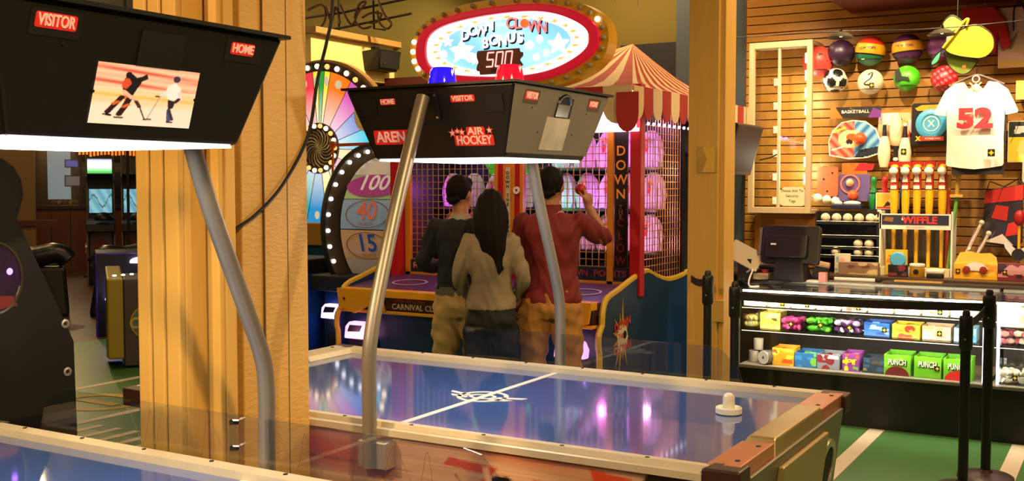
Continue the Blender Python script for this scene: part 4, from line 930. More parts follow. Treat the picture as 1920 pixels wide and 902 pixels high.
    if not longhair:
        h.sph((0, -.018, .028), (.083, .094, .103), 20, 14, zmin=-.62); h.sph((0, .03, .075), (.07, .06, .045), 14, 10); h.tube([(-.05, -.07, -.03), (0, -.085, -.05), (.05, -.07, -.03)], [.02, .028, .02], 8)
        remesh(h, 'hair', .008, HAIR, p, 3, lambda v: .001*math.sin(v.x*180+v.z*60))
    else:
        h.sph((0, -.016, .022), (.088, .102, .108), 20, 14, zmin=-.7)
        rr = random.Random(4)
        for k in range(17):
            a = PI*1.03+PI*.94*k/16; x0 = .082*math.cos(a); y0 = -.012+.09*math.sin(a); L = .42-.16*abs(k-9.5)/8+.04*rr.random()
            xe = x0*.55+.028; h.tube(bez([(x0*.8, y0*.8, .05), (x0*1.08, y0*1.12-.005, -.05), (x0*1.0+.006, y0-.045, -.17), (xe+.01*rr.random(), -.135, -.28), (xe*.7+.03+.02*rr.random(), -.142, -L)], 4), [.03]*8+[.027]*4+[.02, .016, .012, .008, .004], 7)
        remesh(h, 'hair', .009, HAIR, p, 2, lambda v: .003*math.sin(v.x*150+v.z*12))
    return p
def std_leg(s, hx_=.088, fx_=.12, ky=.02, fy_=0., top=.09):
    return ([(s*hx_, 0, .86), (s*(hx_+.012), ky*.6, .68), (s*((hx_+fx_)/2), ky, .49), (s*fx_, fy_-.01, .28), (s*fx_, fy_, .09)], [top, .083, .062, .055, .043])
NAVY = mat('navy_sweater', '#0d1019', .9, var=.2, scale=40); KHAKI = mat('khaki_trousers', '#a88c58', .85, var=.1, scale=14)
SAND = mat('oatmeal_sweater', '#84745f', .9, var=.16, scale=30); BLK = mat('black_trousers', '#0c0b0c', .8)
REDS = mat('crimson_shirt', '#660a10', .8, var=.12, scale=10); TAN = mat('tan_trousers', '#9c6a2e', .85, var=.1, scale=14)
rest = {'dir': (0, .5, -.8), 'curl': (0, .8, .5), 'amount': .5}
def arm(s, shx, el, wr, rd=(.056, .046, .04, .029), hand=None, sleeve=None):
    sh = (s*shx, -.005, 1.395); mid = tuple((sh[i]*.5+el[i]*.5) for i in range(3)); h = dict(hand or rest)
    if sleeve: h['sleeve'] = sleeve
    return ([sh, mid, el, wr], list(rd), h)
# left player: navy sweater, arms brought forward
a1 = [arm(-1, .165, (-.255, .02, 1.14), (-.12, .21, 1.12), hand={'dir': (.7, .6, .1), 'curl': (0, .3, -1), 'amount': .5}), arm(1, .165, (.235, .06, 1.13), (.10, .22, 1.14), hand={'dir': (-.7, .6, .1), 'curl': (0, .3, -1), 'amount': .5})]
person('person in a navy sweater and khaki trousers standing with back turned', (-3.70, 5.73, 0), math.radians(24), 1.66, NAVY, KHAKI, a1, [std_leg(-1, .088, .14), std_leg(1, .088, .10)], head_turn=-.55, hem=.985, cuff=mat('grey_shirt_hem', '#55524a', .8), collar=mat('light_collar', '#8a8478', .8))
a2 = [arm(-1, .142, (-.215, .0, 1.16), (-.16, .18, 1.02), (.05, .045, .04, .027)), arm(1, .142, (.215, .0, 1.16), (.16, .18, 1.02), (.05, .045, .04, .027))]
person('person with long dark hair in an oatmeal sweater and black trousers', (-3.31, 5.46, 0), math.radians(28), 1.575, SAND, BLK, a2, [std_leg(-1, .082, .09, top=.086), std_leg(1, .082, .09, top=.086)], longhair=True, female=True, hem=.955, bulk=1.02)
a3 = [arm(-1, .175, (-.235, .05, 1.14), (-.15, .22, 1.05)), arm(1, .175, (.33, .13, 1.30), (.235, .16, 1.50), (.06, .056, .045, .03), {'dir': (-.12, .10, .95), 'curl': (-.92, .25, .1), 'amount': .85}, 3)]
person('person in a crimson shirt and tan trousers raising an arm to throw', (-3.08, 5.79, 0), math.radians(28), 1.71, REDS, TAN, a3, [std_leg(-1, .095, .12, top=.098), std_leg(1, .095, .15, top=.098)], bulk=1.1, hem=.90, head_turn=-.35, collar=REDS)
S3 = 1.71/1.75; th = math.radians(28); bx, by, bz = .185*S3, .178*S3, 1.605*S3
ball = MB().sph((0, 0, 0), .036, 20, 14).build('throwing_ball', mat('red_ball', '#a8161c', .5), None, smooth=60, loc=(-3.08+bx*math.cos(th)-by*math.sin(th), 5.79+bx*math.sin(th)+by*math.cos(th), bz))
tag(ball, 'small red ball held in the raised hand', 'ball')
# ================================================================== LEFT: ARCADE IN THE DISTANCE
from math import radians as RD
# black cabinet with round porthole, close on the left
bc = thing('porthole_arcade_cabinet', 'black arcade cabinet side with chrome-rimmed round porthole and two bolts', 'arcade cabinet', (-3.9, 2.65, 0))
out = [(.36, 0), (.363, .55), (.355, .93), (.31, 1.03), (.10, 1.46)]+[(.0+.132*math.cos(a), 1.568+.14*math.sin(a)) for a in [RD(d) for d in (-30, -5, 20, 45, 70, 90, 115, 140, 165)]]+[(-.2, 1.5), (-.62, 1.0), (-.62, 0)]
for x in (0, -.6):
    sd = MB(fx(x, 0, 0)).prism(out, -.03, 0).build('side_panel', mat('cabinet_black', '#17130f', .5, spec=.3), bc)
    if x == 0:
        for (y, z) in ((.314, 1.011), (.32, .806)):
            MB(fx(.0, y, z)).lathe([(.019, 0), (.019, .004), (.012, .005), (.011, .002)], n=20).build('bolt_washer', ALU, sd)
            MB(fx(.003, y, z)).lathe([(.008, 0), (.006, .003)], n=10).build('bolt_head', DARK, sd)
        MB(fx(0, -.005, 1.228)).ring(circle(.122, 44, 0, 0, .145), circle(.113, 44, 0, 0, .136), -.004, .008).build('porthole_rim', CHROME, sd)
        MB(fx(0, -.005, 1.228)).prism(circle(.115, 40, 0, 0, .138), .001, .003).build('porthole_pane', mat('porthole_interior', '#3a2a4a', .1, var=.6, scale=9), sd)
        MB(fx(.004, .06, 1.25)).sph((0, 0, 0), (.014, .014, .004), 10, 6).build('porthole_lamp', glow('violet_lamp', '#9a5cff', 6), sd)
        MB(fx(.004, .03, 1.12)).prism([(-.06, -.02), (.06, -.01), (.04, .03), (-.06, .04)], 0, .003).build('porthole_toys', mat('dim_red', '#7a1c16', .4), sd)
MB().box(-.6, -.03, -.6, .34, 0, 1.0).build('body', DARK, bc)
# yellow/grey dome game
cy = thing('dome_light_game', 'yellow and charcoal light game with clear dome and green inner light', 'arcade game', (-7.38, 6.45, 0), RD(52))
MB().box(-.20, .5, .06, .7, 0.02, .78).build('body', mat('charcoal_panel', '#3a332c', .5), cy, bevel=.01)
MB(frame((-.205, 0, 0), (0, 1, 0), (0, 0, 1))).prism([(-.03, .1), (.6, .02), (.6, .86), (.1, .80), (-.03, .79)], -.13, 0).build('side_panel', mat('mustard_panel', '#8f7d12', .45), cy, bevel=.015)
MB(frame((.0, .055, .40), (1, 0, 0), (0, 0, 1))).ring(circle(.15, 30), circle(.135, 30), 0, .004).build('logo_ring', mat('logo_gold', '#a07828', .5), cy)
MB(frame((.0, .055, .40), (1, 0, 0), (0, 0, 1))).prism(circle(.134, 30), 0, .002).build('logo_disc', mat('logo_teal', '#3f6a5a', .5), cy)
text('logo_text', 'Cyclone', .13, mat('logo_yellow', '#b39a28', .5), cy, frame((.06, .05, .41), (1, 0, 0), (0, 0, 1)) @ rotz(.12), .001, .03)
MB(Matrix.Translation((.26, .4, .78))).sph((0, 0, 0), (.33, .33, .36), 26, 12, zmin=0).build('dome', glass('dome_glass', (.75, .85, .95), .25), cy, smooth=60)
MB(Matrix.Translation((.26, .4, .78))).lathe([(.26, 0), (.24, .06), (.12, .10), (.1, .16), (0, .17)], n=24).build('green_core', glow('green_core', '#3cd86a', .9), cy, smooth=50)
MB(Matrix.Translation((.12, .15, .9))).sph((0, 0, 0), (.05, .03, .05), 12, 8).build('inner_lamp', glow('mint_lamp', '#9affd0', 2.), cy)
for k in range(4):
    MB(Matrix.Translation((-.27+.07*k, .03, .815+.004*k))).sph((0, 0, 0), (.018, .012, .008), 8, 6).build('edge_lamp', glow('white_lamp', '#f4f0ff', 4), cy)
# basketball game base with dark violet edge
nb = thing('violet_game_cabinet', 'dark cabinet with violet edges and pale oval emblem', 'arcade game', (-9.22, 7.75, 0), RD(52))
MB().box(-.28, .75, 0, .8, 0, .87).build('body', mat('dark_violet_panel', '#120d1e', .4), nb, bevel=.01)
MB().tube([(-.28, -.005, .0), (-.28, -.005, .87), (.75, -.005, .87)], .012, 6).build('edge_trim', mat('violet_trim', '#2c1850', .4, emit=.3), nb)
MB(fy(-.12, -.004, .52)).prism(circle(.055, 26, 0, 0, .19), 0, .003).build('emblem', mat('emblem_pale', '#8a7a80', .5), nb)
MB(fy(-.11, -.007, .52)).prism([(-.03, .12), (.01, .17), (.02, .05), (.035, -.05), (.0, -.16), (-.015, -.02)], 0, .002).build('emblem_figure', mat('emblem_red', '#8a2a2a', .5), nb)
for (x, y, z, w_) in ((.14, -.06, .78, .09), (-.1, -.10, .40, .10)):
    MB(Matrix.Translation((x, y, z))).sph((0, 0, 0), (w_, .05, .05), 14, 8, zmin=-.2).build('card_reader_hood', glow('violet_white_glow', '#d4c2ff', 4), nb, smooth=50)
point('reader_lamp', (-9.0, 7.45, .5), 1.2, (.45, .3, 1), .05)
# two tall video cabinets
VC = mat('tan_cabinet', '#7a6a52', .5)
def video(label, loc, lit):
    v = thing('video_cabinet', label, 'arcade cabinet', loc, RD(50), 'tall video cabinets')
    for x in (-.21, .19):
        MB(frame((x, 0, 0), (0, 1, 0), (0, 0, 1))).prism([(0, 0), (.85, 0), (.85, 2.05), (.0, 2.05), (-.06, 1.72), (.22, 1.62), (.30, 1.05), (-.08, .95), (-.1, .6)], 0, .02).build('side_panel', VC, v)
    MB().box(-.19, .19, .25, .85, 0, 2.02).build('body', DARK, v)
    MB(frame((0, -.03, 1.88), (1, 0, 0), (0, .18, 1))).box(-.2, .2, -.13, .13, 0, .02).build('marquee_frame', BLACK, v)
    if lit:
        def ma(u, q): return mixc(hx('#eafff0'), hx('#3cb04a'), max(0, min(1, 1.2-2*q))) if q < .55 else mixc(hx('#f4fbff'), hx('#3a64a8'), max(0, (q-.72)*3))
        picture('marquee', .36, .23, 30, 16, ma, printmat('marquee_print', 1.6), v, frame((0, -.055, 1.88), (1, 0, 0), (0, .18, 1)))
    else: text('marquee_text', 'MOTO', .12, mat('dim_letters', '#3a3a34', .5), v, frame((0, -.055, 1.88), (1, 0, 0), (0, .18, 1)), .001, .02)
    def scr(u, q): return mixc(hx('#7fb8c8'), hx('#5a98b0'), .5+.5*math.sin(u*14+q*9)) if abs(q-.5-.25*math.sin(u*8)) > .05 else hx('#456a70')
    picture('screen', .34, .38, 24, 20, scr, printmat('screen_glow', 1.0), v, frame((0, .2, 1.33), (1, 0, 0), (0, .12, 1)))
    MB().hexa([(-.21, -.22, .85), (.21, -.22, .85), (.21, .25, .85), (-.21, .25, .85)], [(-.21, -.2, .98), (.21, -.2, .98), (.21, .25, 1.05), (-.21, .25, 1.05)]).build('control_panel', DARK, v, bevel=.01)
    MB(Matrix.Translation((.05, -.18, 1.06))).sph((0, 0, 0), (.14, .12, .10), 14, 8, zmin=-.3).build('control_pod', BLACK, v, smooth=60)
    cp = MB(fy(0, .245, .55)).prism(rrect(.34, .55, .02), 0, .01).build('front_art', mat('front_art_gold', '#6a4a1c', .5, var=.4, scale=9), v)
    MB(fy(0, .233, .62)).prism(circle(.11, 20), 0, .004).build('art_face', mat('front_art_red', '#7c2a1a', .5), cp)
    MB().box(.19, .21, -.03, .0, .5, .82).build('light_bar', glow('white_lamp', '#f4f0ff', 4), v)
    return v
video('video cabinet with a bright green and white lit header', (-14.15, 11.45, 0), True)
video('video cabinet with a dark header, partly behind the wide pillar', (-13.82, 11.85, 0), False)
# ride-on seats
def ride(label, loc):
    r = thing('ride_on_bike', label, 'arcade seat', loc, RD(52), 'ride-on arcade seats')
    MB().tube(bez([(-.35, 0, .62), (-.2, 0, .74), (.05, 0, .72), (.3, 0, .76), (.42, 0, .66)], 5), [.10]*5+[.12]*5+[.13]*5+[.12]*5+[.08], 12).build('saddle', mat('navy_vinyl', '#121422', .35), r, smooth=60)
    MB().hexa([(-.4, -.16, .0), (.42, -.16, .0), (.42, .16, .0), (-.4, .16, .0)], [(-.3, -.13, .6), (.38, -.13, .6), (.38, .13, .6), (-.3, .13, .6)]).build('fairing', mat('black_fairing', '#14110f', .35), r, bevel=.04)
    MB(fy(-.02, -.165, .38)).prism(star(.09, 4, .45), 0, .006).build('fairing_badge', mat('badge_amber', '#a86c1a', .5, emit=.15), r)
    MB().tube([(-.42, -.25, .86), (-.42, 0, .78), (-.42, .25, .86)], .015, 6).build('handlebar', CHROME, r)
    return r
ride('ride-on bike seat beside the tan column', (-11.52, 8.30, 0)); ride('ride-on bike seat nearer the video cabinets', (-10.70, 8.98, 0))
# wood half wall with cap, glass screen, lights, column
WD = mat('reddish_wood', '#5a2a16', .4, var=.25, scale=5, stretch=(6, 6, .6))
hw_ = struct(MB().box(-1.6, 2.2, 0, .12, 0, 1.14).build('wall_half', WD, loc=(-17.18, 13.19, 0), rz=RD(52)), 'reddish wood half wall behind the ride-on seats')
MB().box(-1.65, 2.25, -.06, .18, 1.14, 1.2).build('cap_rail', mat('dark_cap', '#241008', .4), hw_)
for k in range(10): MB().box(-1.3+k*.33, -1.285+k*.33, -.012, 0, .05, 1.12).build('panel_groove', DARK, hw_)
gs = struct(MB().box(-1.6, 2.2, .05, .07, 1.2, 3.0).build('window_1', glass('dusty_glass', (.6, .58, .5), .5, .15), loc=(-17.18, 13.19, 0), rz=RD(52)), 'dusty glass screen above the wood half wall')
for k in range(5): MB().box(-1.4+k*.8, -1.36+k*.8, .03, .09, 1.2, 3.0).build('mullion', mat('dark_mullion', '#2a1c10', .5), gs)
def lit_panel(name, label, cat, loc, w_, h_, c, e):
    o = thing(name, label, cat, loc, RD(52)); MB(fy(0, 0, 0)).box(-w_/2-.02, w_/2+.02, -h_/2-.02, h_/2+.02, -.04, -.005).build('case', DARK, o)
    MB(fy(0, 0, 0)).box(-w_/2, w_/2, -h_/2, h_/2, -.005, .005).build('lit_face', glow(name+'_glow', c, e), o); return o
lit_panel('lit_window_display', 'tall pale blue lit display behind the dusty glass', 'display', (-18.3, 13.85, 1.8), .42, 1.0, '#bcd4f4', 1.3)
lit_panel('small_blue_screen', 'small violet blue screen glowing behind the glass', 'screen', (-18.05, 13.95, 2.0), .22, .12, '#6a6af0', 1.6)
lit_panel('white_price_panel', 'small pale panel under the violet screen', 'sign', (-18.0, 13.93, 1.66), .26, .18, '#b8b0c8', .7)
lit_panel('tall_neon_strip', 'narrow pinkish lit strip beside the lit video cabinet', 'light', (-15.58, 12.38, 1.65), .07, .5, '#d8b8e8', 1.6)
ns_ = bpy.data.objects['tall_neon_strip']; MB().box(-.03, .03, -.0, .03, -1.65, -.25).build('post', DARK, ns_); MB().box(-.12, .12, -.1, .14, -1.65, -1.62).build('foot', DARK, ns_)
ob = thing('amber_bead_sign', 'row of glowing amber letters above the video cabinets', 'sign', (-16.0, 12.7, 2.2), RD(52))
MB().box(-.2, 1.5, .03, .06, -.12, .12).build('backboard', mat('dark_board', '#2a160a', .6), ob)
rr = random.Random(8)
for k in range(26): MB().box(-.15+k*.06, -.115+k*.06, .0, .03, -.08-.04*rr.random(), .08+.04*rr.random()).build('amber_bar', glow('amber_bar', '#e87a1c', 1.1), ob)
cw_ = struct(MB().box(-1.2, 0, 0, .4, 0, 4.1).build('column', mat('tan_column', '#8a6a3a', .6), loc=(-14.17, 10.3, 0), rz=RD(52)), 'tan column beside the black porthole cabinet')
MB().box(-1.2, .3, -.06, .0, .98, 1.06).build('ledge', WD, cw_)
ba = thing('ball_toy_display', 'cluster of small orange toys on the half wall cap', 'toy', (-12.2, 9.05-.62, 1.32), RD(52)); ba.location = (-17.3, 13.2, 1.203)
for k in range(5): MB(Matrix.Translation((-.2+.1*k, 0, .05))).sph((0, 0, 0), .05+.01*(k % 2), 10, 8).build('toy_ball', mat('toy_orange%d' % (k % 2), ('#b04a1c', '#a07a2a')[k % 2], .5), ba, smooth=60)
pl = MB().tube([(-11.35, 9.62, 0), (-11.35, 9.62, 4.1)], .018, 8).build('support_pole', DARK); tag(pl, 'thin black support pole in front of the dark-headed video cabinet', 'pole')
point('arcade_fill', (-15.0, 11.2, 3.4), 130, WARM, .1); point('arcade_fill', (-10.6, 7.6, 3.4), 26, WARM, .1)
point('window_lamp', (-18.0, 14.6, 2.4), 60, (1, .8, .5), .1)
point('arcade_fill', (-12.4, 8.6, 3.5), 70, WARM, .1); point('arcade_fill', (-7.6, 5.4, 3.4), 30, WARM, .1)  # unseen fills added to brighten the tan column and dome game
# ================================================================== SHOP COUNTER
FRB = mat('black_counter_panel', '#0e0c0a', .45); EDGE = mat('counter_edge_metal', '#8f8878', .35, .6)
SHELFG = glass('shelf_glass', (.93, .95, .93), .12)
def counter(label, x0, x1):
    c = thing('display_counter', label, 'counter', (x0, 7.2, 0), 0, 'glass display counters'); L = x1-x0; D_ = .80
    MB().box(0, L, .02, D_, 0, .34).build('base', FRB, c)
    MB().box(0, L, 0, D_, .34, .352).build('floor_shelf', mat('case_floor', '#7d7464', .4), c)
    MB().box(0, L, D_-.02, D_, .352, .87).build('back_panel', mat('case_back_dark', '#2a221a', .5), c)
    MB().box(.0, L, .012, .45, .594, .602).build('glass_shelf', SHELFG, c); MB().box(.0, L, .012, .30, .752, .760).build('glass_shelf', SHELFG, c)
    MB().box(0, L, .0, .006, .352, .875).build('front_pane', GLASS, c); MB().box(0, L, .0, D_-.1, .875, .885).build('top_pane', GLASS, c)
    MB().box(0, L, D_-.14, D_+.02, .872, .895).build('rear_ledge', EDGE, c, bevel=.003)
    MB().box(0, L, -.008, .012, .335, .352).build('front_edge', EDGE, c)
    for x in (0, L): MB().box(x-.006, x+.006, -.005, .015, .352, .885).build('corner_strip', EDGE, c)
    MB().box(.02, L-.02, .02, .035, .858, .872).build('light_tube', glow('counter_tube', '#fff2dc', 7.), c)
    for z_, p_ in ((.852, 9.), (.742, 2.8), (.584, 3.2)):
        if z_ < .85: MB().box(.02, L-.02, .008, .013, z_+.004, z_+.008).build('shelf_light', glow('shelf_led', '#fff2dc', 1.6), c)
        area('case_light', ((x0+x1)/2, 7.214, z_), ((x0+x1)/2, 7.40, z_-.16), L*.92, p_*L, (1, .93, .80), .012)
    return c
counter('glass display counter full of candy boxes beside the narrow pillar', -2.36, -.775)
counter('glass display counter with white goods behind the stanchion posts', -.755, .95)
LEDV = thing('counter_light_bar', 'vertical white light bars where the two glass counters meet', 'light', (-.765, 7.22, .36))
for x in (-.03, .05): MB().box(x-.008, x+.008, 0, .012, 0, .49).build('light_bar', glow('led_white', '#fff4ff', 5), LEDV)
bcx = thing('back_counter', 'dark back counter holding toys along the slatwall', 'counter', (-2.95, 8.52, 0))
MB().box(0, 4.2, 0, .52, 0, .86).build('base', FRB, bcx); MB().box(0, 4.2, -.03, .53, .86, .89).build('top', mat('worn_wood_top', '#4a3420', .4, var=.2, scale=6), bcx, bevel=.004)
# ---- goods inside the counters
TAGY = mat('price_tag_yellow', '#d8b81c', .5); TAGK = mat('price_tag_black', '#15120c', .5)
def pricetag(parent, x, y, z, s_=.03):
    t_ = MB(fy(x, y, z)).prism(rrect(s_, s_*1.1, .002), 0, .0015).build('price_tag', TAGK, parent)
    MB(fy(x, y-.0015, z)).prism(star(s_*.42, 4, .5), 0, .001).build('tag_print', TAGY, t_)
def boxart(cols, seed):
    r = random.Random(seed); it = []
    for k in range(7):
        cx, cy, rr_ = r.random(), r.random(), .12+.2*r.random()
        it.append(('c', cx, cy, rr_, hx(r.choice(cols)), 1.5) if r.random() < .5 else ('p', [(cx-rr_, cy-rr_*.4), (cx+rr_, cy-rr_*.6), (cx+rr_*.8, cy+rr_*.4), (cx-rr_*.7, cy+rr_*.5)], hx(r.choice(cols))))
    return it
PR = printmat('carton_print', 0, .45)
def carton(label, x, z, w_, h_, d_, base, cols, seed, txt=None, tcol='#f4efe0', y=7.29, tagx=None, open_=True, name='candy_box', cat='box', group='cartons in the display counter'):
    c = thing(name, label, cat, (x, y, z), 0, group); m_ = mat('carton_'+base, base, .55)
    b = MB()
    if open_:
        t_ = .006; b.box(-w_/2, w_/2, 0, t_, 0, h_); b.box(-w_/2, w_/2, d_-t_, d_, 0, h_*1.05); b.box(-w_/2, -w_/2+t_, t_, d_-t_, 0, h_); b.box(w_/2-t_, w_/2, t_, d_-t_, 0, h_); b.box(-w_/2+t_, w_/2-t_, t_, d_-t_, 0, .006)
        b.build('tray', m_, c)
        r = random.Random(seed); k_ = 0
        for i in range(max(2, int(w_/.055))):
            for j in range(2):
                cc = r.choice(cols); px = -w_/2+.03+(w_-.06)*(i+.5)/max(2, int(w_/.055)); py = d_*(.3+.4*j)
                pk = MB(Matrix.Translation((px, py, h_*.72)) @ Matrix.Rotation(r.uniform(-.3, .3), 4, 'Z') @ Matrix.Rotation(r.uniform(-.2, .2), 4, 'X')); pk.box(-.022, .022, -d_*.18, d_*.18, -h_*.6, h_*.16); pk.build('packet', mat('packet_'+cc, cc, .4), c, bevel=.004)
    else: b.box(-w_/2, w_/2, 0, d_, 0, h_); b.build('carton', m_, c, bevel=.002)
    picture('front_print', w_*.97, h_*.94, 26, 16, shapes(hx(base), boxart(cols, seed)), PR, c, fy(0, -.0015, h_/2))
    if txt: text('box_lettering', txt, h_*.42, mat('ink_'+tcol, tcol, .5), c, fy(0, -.003, h_*.62), .0006, .02, flipfit=w_*.68)
    if tagx is not None: pricetag(c, tagx, -.005, h_*.5)
    return c
# bottom shelf
Z3 = .352
carton('orange and yellow candy box on the lowest shelf', -2.072, Z3, .15, .12, .16, '#e0a01e', ['#e85a1c', '#f0d040', '#c83a1c'], 1)
carton('blue and green candy box with a lime rim', -1.918, Z3, .15, .10, .2, '#2f6ca8', ['#7cc048', '#c8382c', '#3a8ad0'], 2)
carton('grey box with red dots beside the blue and green box', -1.765, Z3, .15, .10, .2, '#8a8f98', ['#c82c28', '#e8e4dc', '#8a2a30'], 3)
carton('purple box with yellow letters on the lowest shelf', -1.618, Z3, .11, .12, .16, '#8a3a94', ['#f0d81c', '#e85a1c', '#5ab83a'], 4, 'Sour', '#f2e02a')
carton('dark jumbled box of small packets', -1.464, Z3, .15, .10, .16, '#28384c', ['#5a4a3a', '#3a5a7a', '#7a4a3a', '#8a7a4a'], 5)
for k, (x, lb_, cc) in enumerate(((-1.32, 'lime Punch candy box with a maroon arc', '#6a1418'), (-1.133, 'plain lime Punch candy box with a price tag', '#6cb81c'), (-.955, 'lime Punch candy box with a bright red arc', '#c8201c'))):
    c = carton(lb_, x, Z3, .165, .135, .2, '#6cb820', ['#8ad03a', '#6cb820'], 11+k, None, y=7.28, tagx=.06 if k == 1 else None)
    if k != 1: MB(fy(0, -.003, 0)).prism([(.075*math.cos(PI*i/12), .062*math.sin(PI*i/12)) for i in range(13)], 0, .001).build('arc_print', mat('arc_'+cc, cc, .5), c)
    text('box_lettering', 'PUNCH', .05, DARK, c, fy(.004, -.003, .082), .0006, .05, flipfit=.115); text('box_lettering', 'PUNCH', .05, PAPER, c, fy(0, -.0042, .086), .0006, .02, flipfit=.11)
wm = thing('white_mug_pile', 'pale cups stacked at the left end of the lowest shelf', 'cup', (-2.30, 7.36, Z3))
for (x, y, z) in ((0, 0, 0), (.07, .03, 0), (.03, .01, .085)):
    MB(Matrix.Translation((x, y, z))).lathe([(.026, 0), (.032, .004), (.034, .08), (.031, .08), (.028, .01), (0, .008)], n=16).build('cup', mat('grey_cup', '#a89c84', .4), wm, smooth=50)
ft = thing('round_torch', 'round white-faced torch lying on the lowest shelf', 'torch', (-2.20, 7.27, Z3+.05), RD(-25))
MB(fy(0, 0, 0)).lathe([(.045, -.1), (.05, -.02), (.05, 0), (.046, .006), (0, .006)], n=22).build('body', mat('grey_rubber', '#4a443c', .5), ft, smooth=50)
MB(fy(0, -.006, 0)).ring(circle(.046, 24), circle(.036, 24), 0, .003).build('bezel', WHITE, ft); MB(fy(0, -.006, 0)).prism(circle(.036, 24), 0, .002).build('lens', WHITE, ft); MB(fy(.0, -.009, .0)).prism(star(.014, 3), 0, .001).build('mark', DARK, ft)
# middle shelf: clear bins and boxes
def heap(name, label, x, z, w_, h_, d_, cols, seed, bin_=True, y=7.27, cat='candy', tagx=None):
    c = thing('acrylic_bin' if bin_ else name, label, 'bin', (x, y, z), 0, 'clear bins of sweets in the display counter')
    if bin_:
        q = MB(); t_ = .003; q.box(-w_/2, w_/2, 0, t_, 0, h_); q.box(-w_/2, w_/2, d_-t_, d_, 0, h_*1.3); q.box(-w_/2, -w_/2+t_, t_, d_-t_, 0, h_*1.2); q.box(w_/2-t_, w_/2, t_, d_-t_, 0, h_*1.2); q.box(-w_/2, w_/2, 0, d_, 0, t_)
        q.build('bin', glass('bin_acrylic', (.93, .93, .9), .2), c)
    r = random.Random(seed); ms = [mat('sweet_'+k, k, .35) for k in cols]; n = 0
    for i in range(5):
        for j in range(3):
            for l in range(2):
                px = -w_/2+.02+(w_-.04)*(i+r.random()*.6)/4.6; py = .02+(d_-.04)*(j+r.random()*.5)/2.6; pz = .018+l*(h_*.42)+r.random()*.012
                M = Matrix.Translation((px, py, pz)) @ Matrix.Rotation(r.random()*3, 4, 'Z') @ Matrix.Rotation(r.uniform(-.7, .7), 4, 'X')
                MB(M).sph((0, 0, 0), (.032, .012, .02), 7, 5).build('sweet', ms[(i+j+l) % len(ms)], c, smooth=60)
    if tagx is not None: pricetag(c, tagx, -.003, h_*.45)
    return c
Z2 = .602
heap('', 'clear bin of pale yellow sweets at the left end', -2.30, Z2, .11, .10, .16, ['#e8d87a', '#d8c850', '#f0e8b0'], 21)
carton('yellow spotted box on the middle shelf', -2.165, Z2, .14, .11, .16, '#e2c84a', ['#f0e070', '#5a4a1c', '#d8a83a'], 22)
heap('', 'clear bin of pink candy ropes', -2.015, Z2, .15, .10, .17, ['#d83a8c', '#e85aa8', '#b82a6a'], 23, tagx=.0)
heap('', 'clear bin of lime green candy', -1.835, Z2, .17, .11, .17, ['#5ac82a', '#7ad83a', '#3a9a1c'], 24, tagx=.02)
heap('', 'clear bin of purple and white striped candy', -1.645, Z2, .18, .10, .17, ['#8a4a9a', '#d8b8e0', '#5a2a6a', '#f0e4f4'], 25, tagx=.02)
carton('blue carton on the middle shelf', -1.455, Z2, .16, .085, .18, '#2a5cae', ['#3a78d0', '#8ab0e0', '#1c3c80'], 26, tagx=.05)
carton('yellow carton with red and lime print', -1.272, Z2, .17, .085, .18, '#d8c22a', ['#d8301c', '#e88a1c', '#8ac83a'], 27)
carton('peach carton with a price tag beside the stanchion', -1.085, Z2, .17, .085, .18, '#e0b088', ['#f0d0a8', '#d88a5a', '#e8c060'], 28, tagx=.02)
carton('pale blue carton nearly hidden behind the stanchion', -.915, Z2, .13, .085, .18, '#8ab8d0', ['#f0f0ea', '#4a90c0'], 29)
# upper shelf strip
Z1_ = .760; cl3 = [['#e8b8a8', '#c85a4a', '#f4ecdc'], ['#8ab86a', '#d8c82a', '#f4f0e0'], ['#7a8aa8', '#f0e8d8', '#d8c82a'], ['#d84a4a', '#f4e0dc', '#e88a8a'], ['#c88a6a', '#e8d8c0', '#8a4a3a'], ['#d8c03a', '#c06a8a', '#f0e4d0'], ['#e8a8b8', '#c84a5a', '#f0e0e0'], ['#f0e4d0', '#3a3a3a', '#d8c82a'], ['#c85a4a', '#e8c0a8', '#f0e0d0']]
nm9 = ['coral and white', 'green and white', 'slate and white', 'red and white', 'tan and brown', 'gold and pink', 'rose pink', 'white and black', 'brick and peach']
for k in range(9):
    carton('slim %s box on the upper shelf of the counter' % nm9[k], -2.265+k*.168, Z1_, .15, .052, .14, '#efe6d6', cl3[k], 40+k, open_=False, y=7.245, tagx=(.03 if k in (1, 2, 4, 7) else None), name='slim_box')
# open acrylic trays right under the top glass
nmt = ['at the cable end', 'second from the cables', 'with a folded bag', 'beside the folded bag', 'nearest the posts']
for k in range(5):
    x = -2.20+k*.31; c = thing('acrylic_tray', 'empty clear tray under the counter glass, %s' % nmt[k], 'tray', (x, 7.38, .765), 0, 'clear trays under the counter glass')
    q = MB(); q.box(-.14, .14, 0, .004, 0, .085); q.box(-.14, .14, .246, .25, 0, .095); q.box(-.14, -.136, 0, .25, 0, .09); q.box(.136, .14, 0, .25, 0, .09); q.box(-.14, .14, 0, .25, 0, .004)
    q.build('tray', glass('bin_acrylic', (.93, .93, .9), .2), c)
    MB().box(-.12, .12, .02, .2, .004, .03).build('white_goods', PAPER, c, bevel=.005)
c = thing('white_carton', 'large blank white carton in the second counter', 'box', (-.66, 7.26, .72)); MB().box(-.07, .06, 0, .12, 0, .13).build('carton', PAPER, c, bevel=.003); MB().box(.06, .085, 0, .12, 0, .12).build('orange_side', mat('carton_orange', '#d88a4a', .5), c)
MB().box(-.75, .9, 7.22, 7.40, .712, .72).build('glass_shelf', SHELFG, bpy.data.objects['display_counter.001']).location = (.755, -7.2, 0)
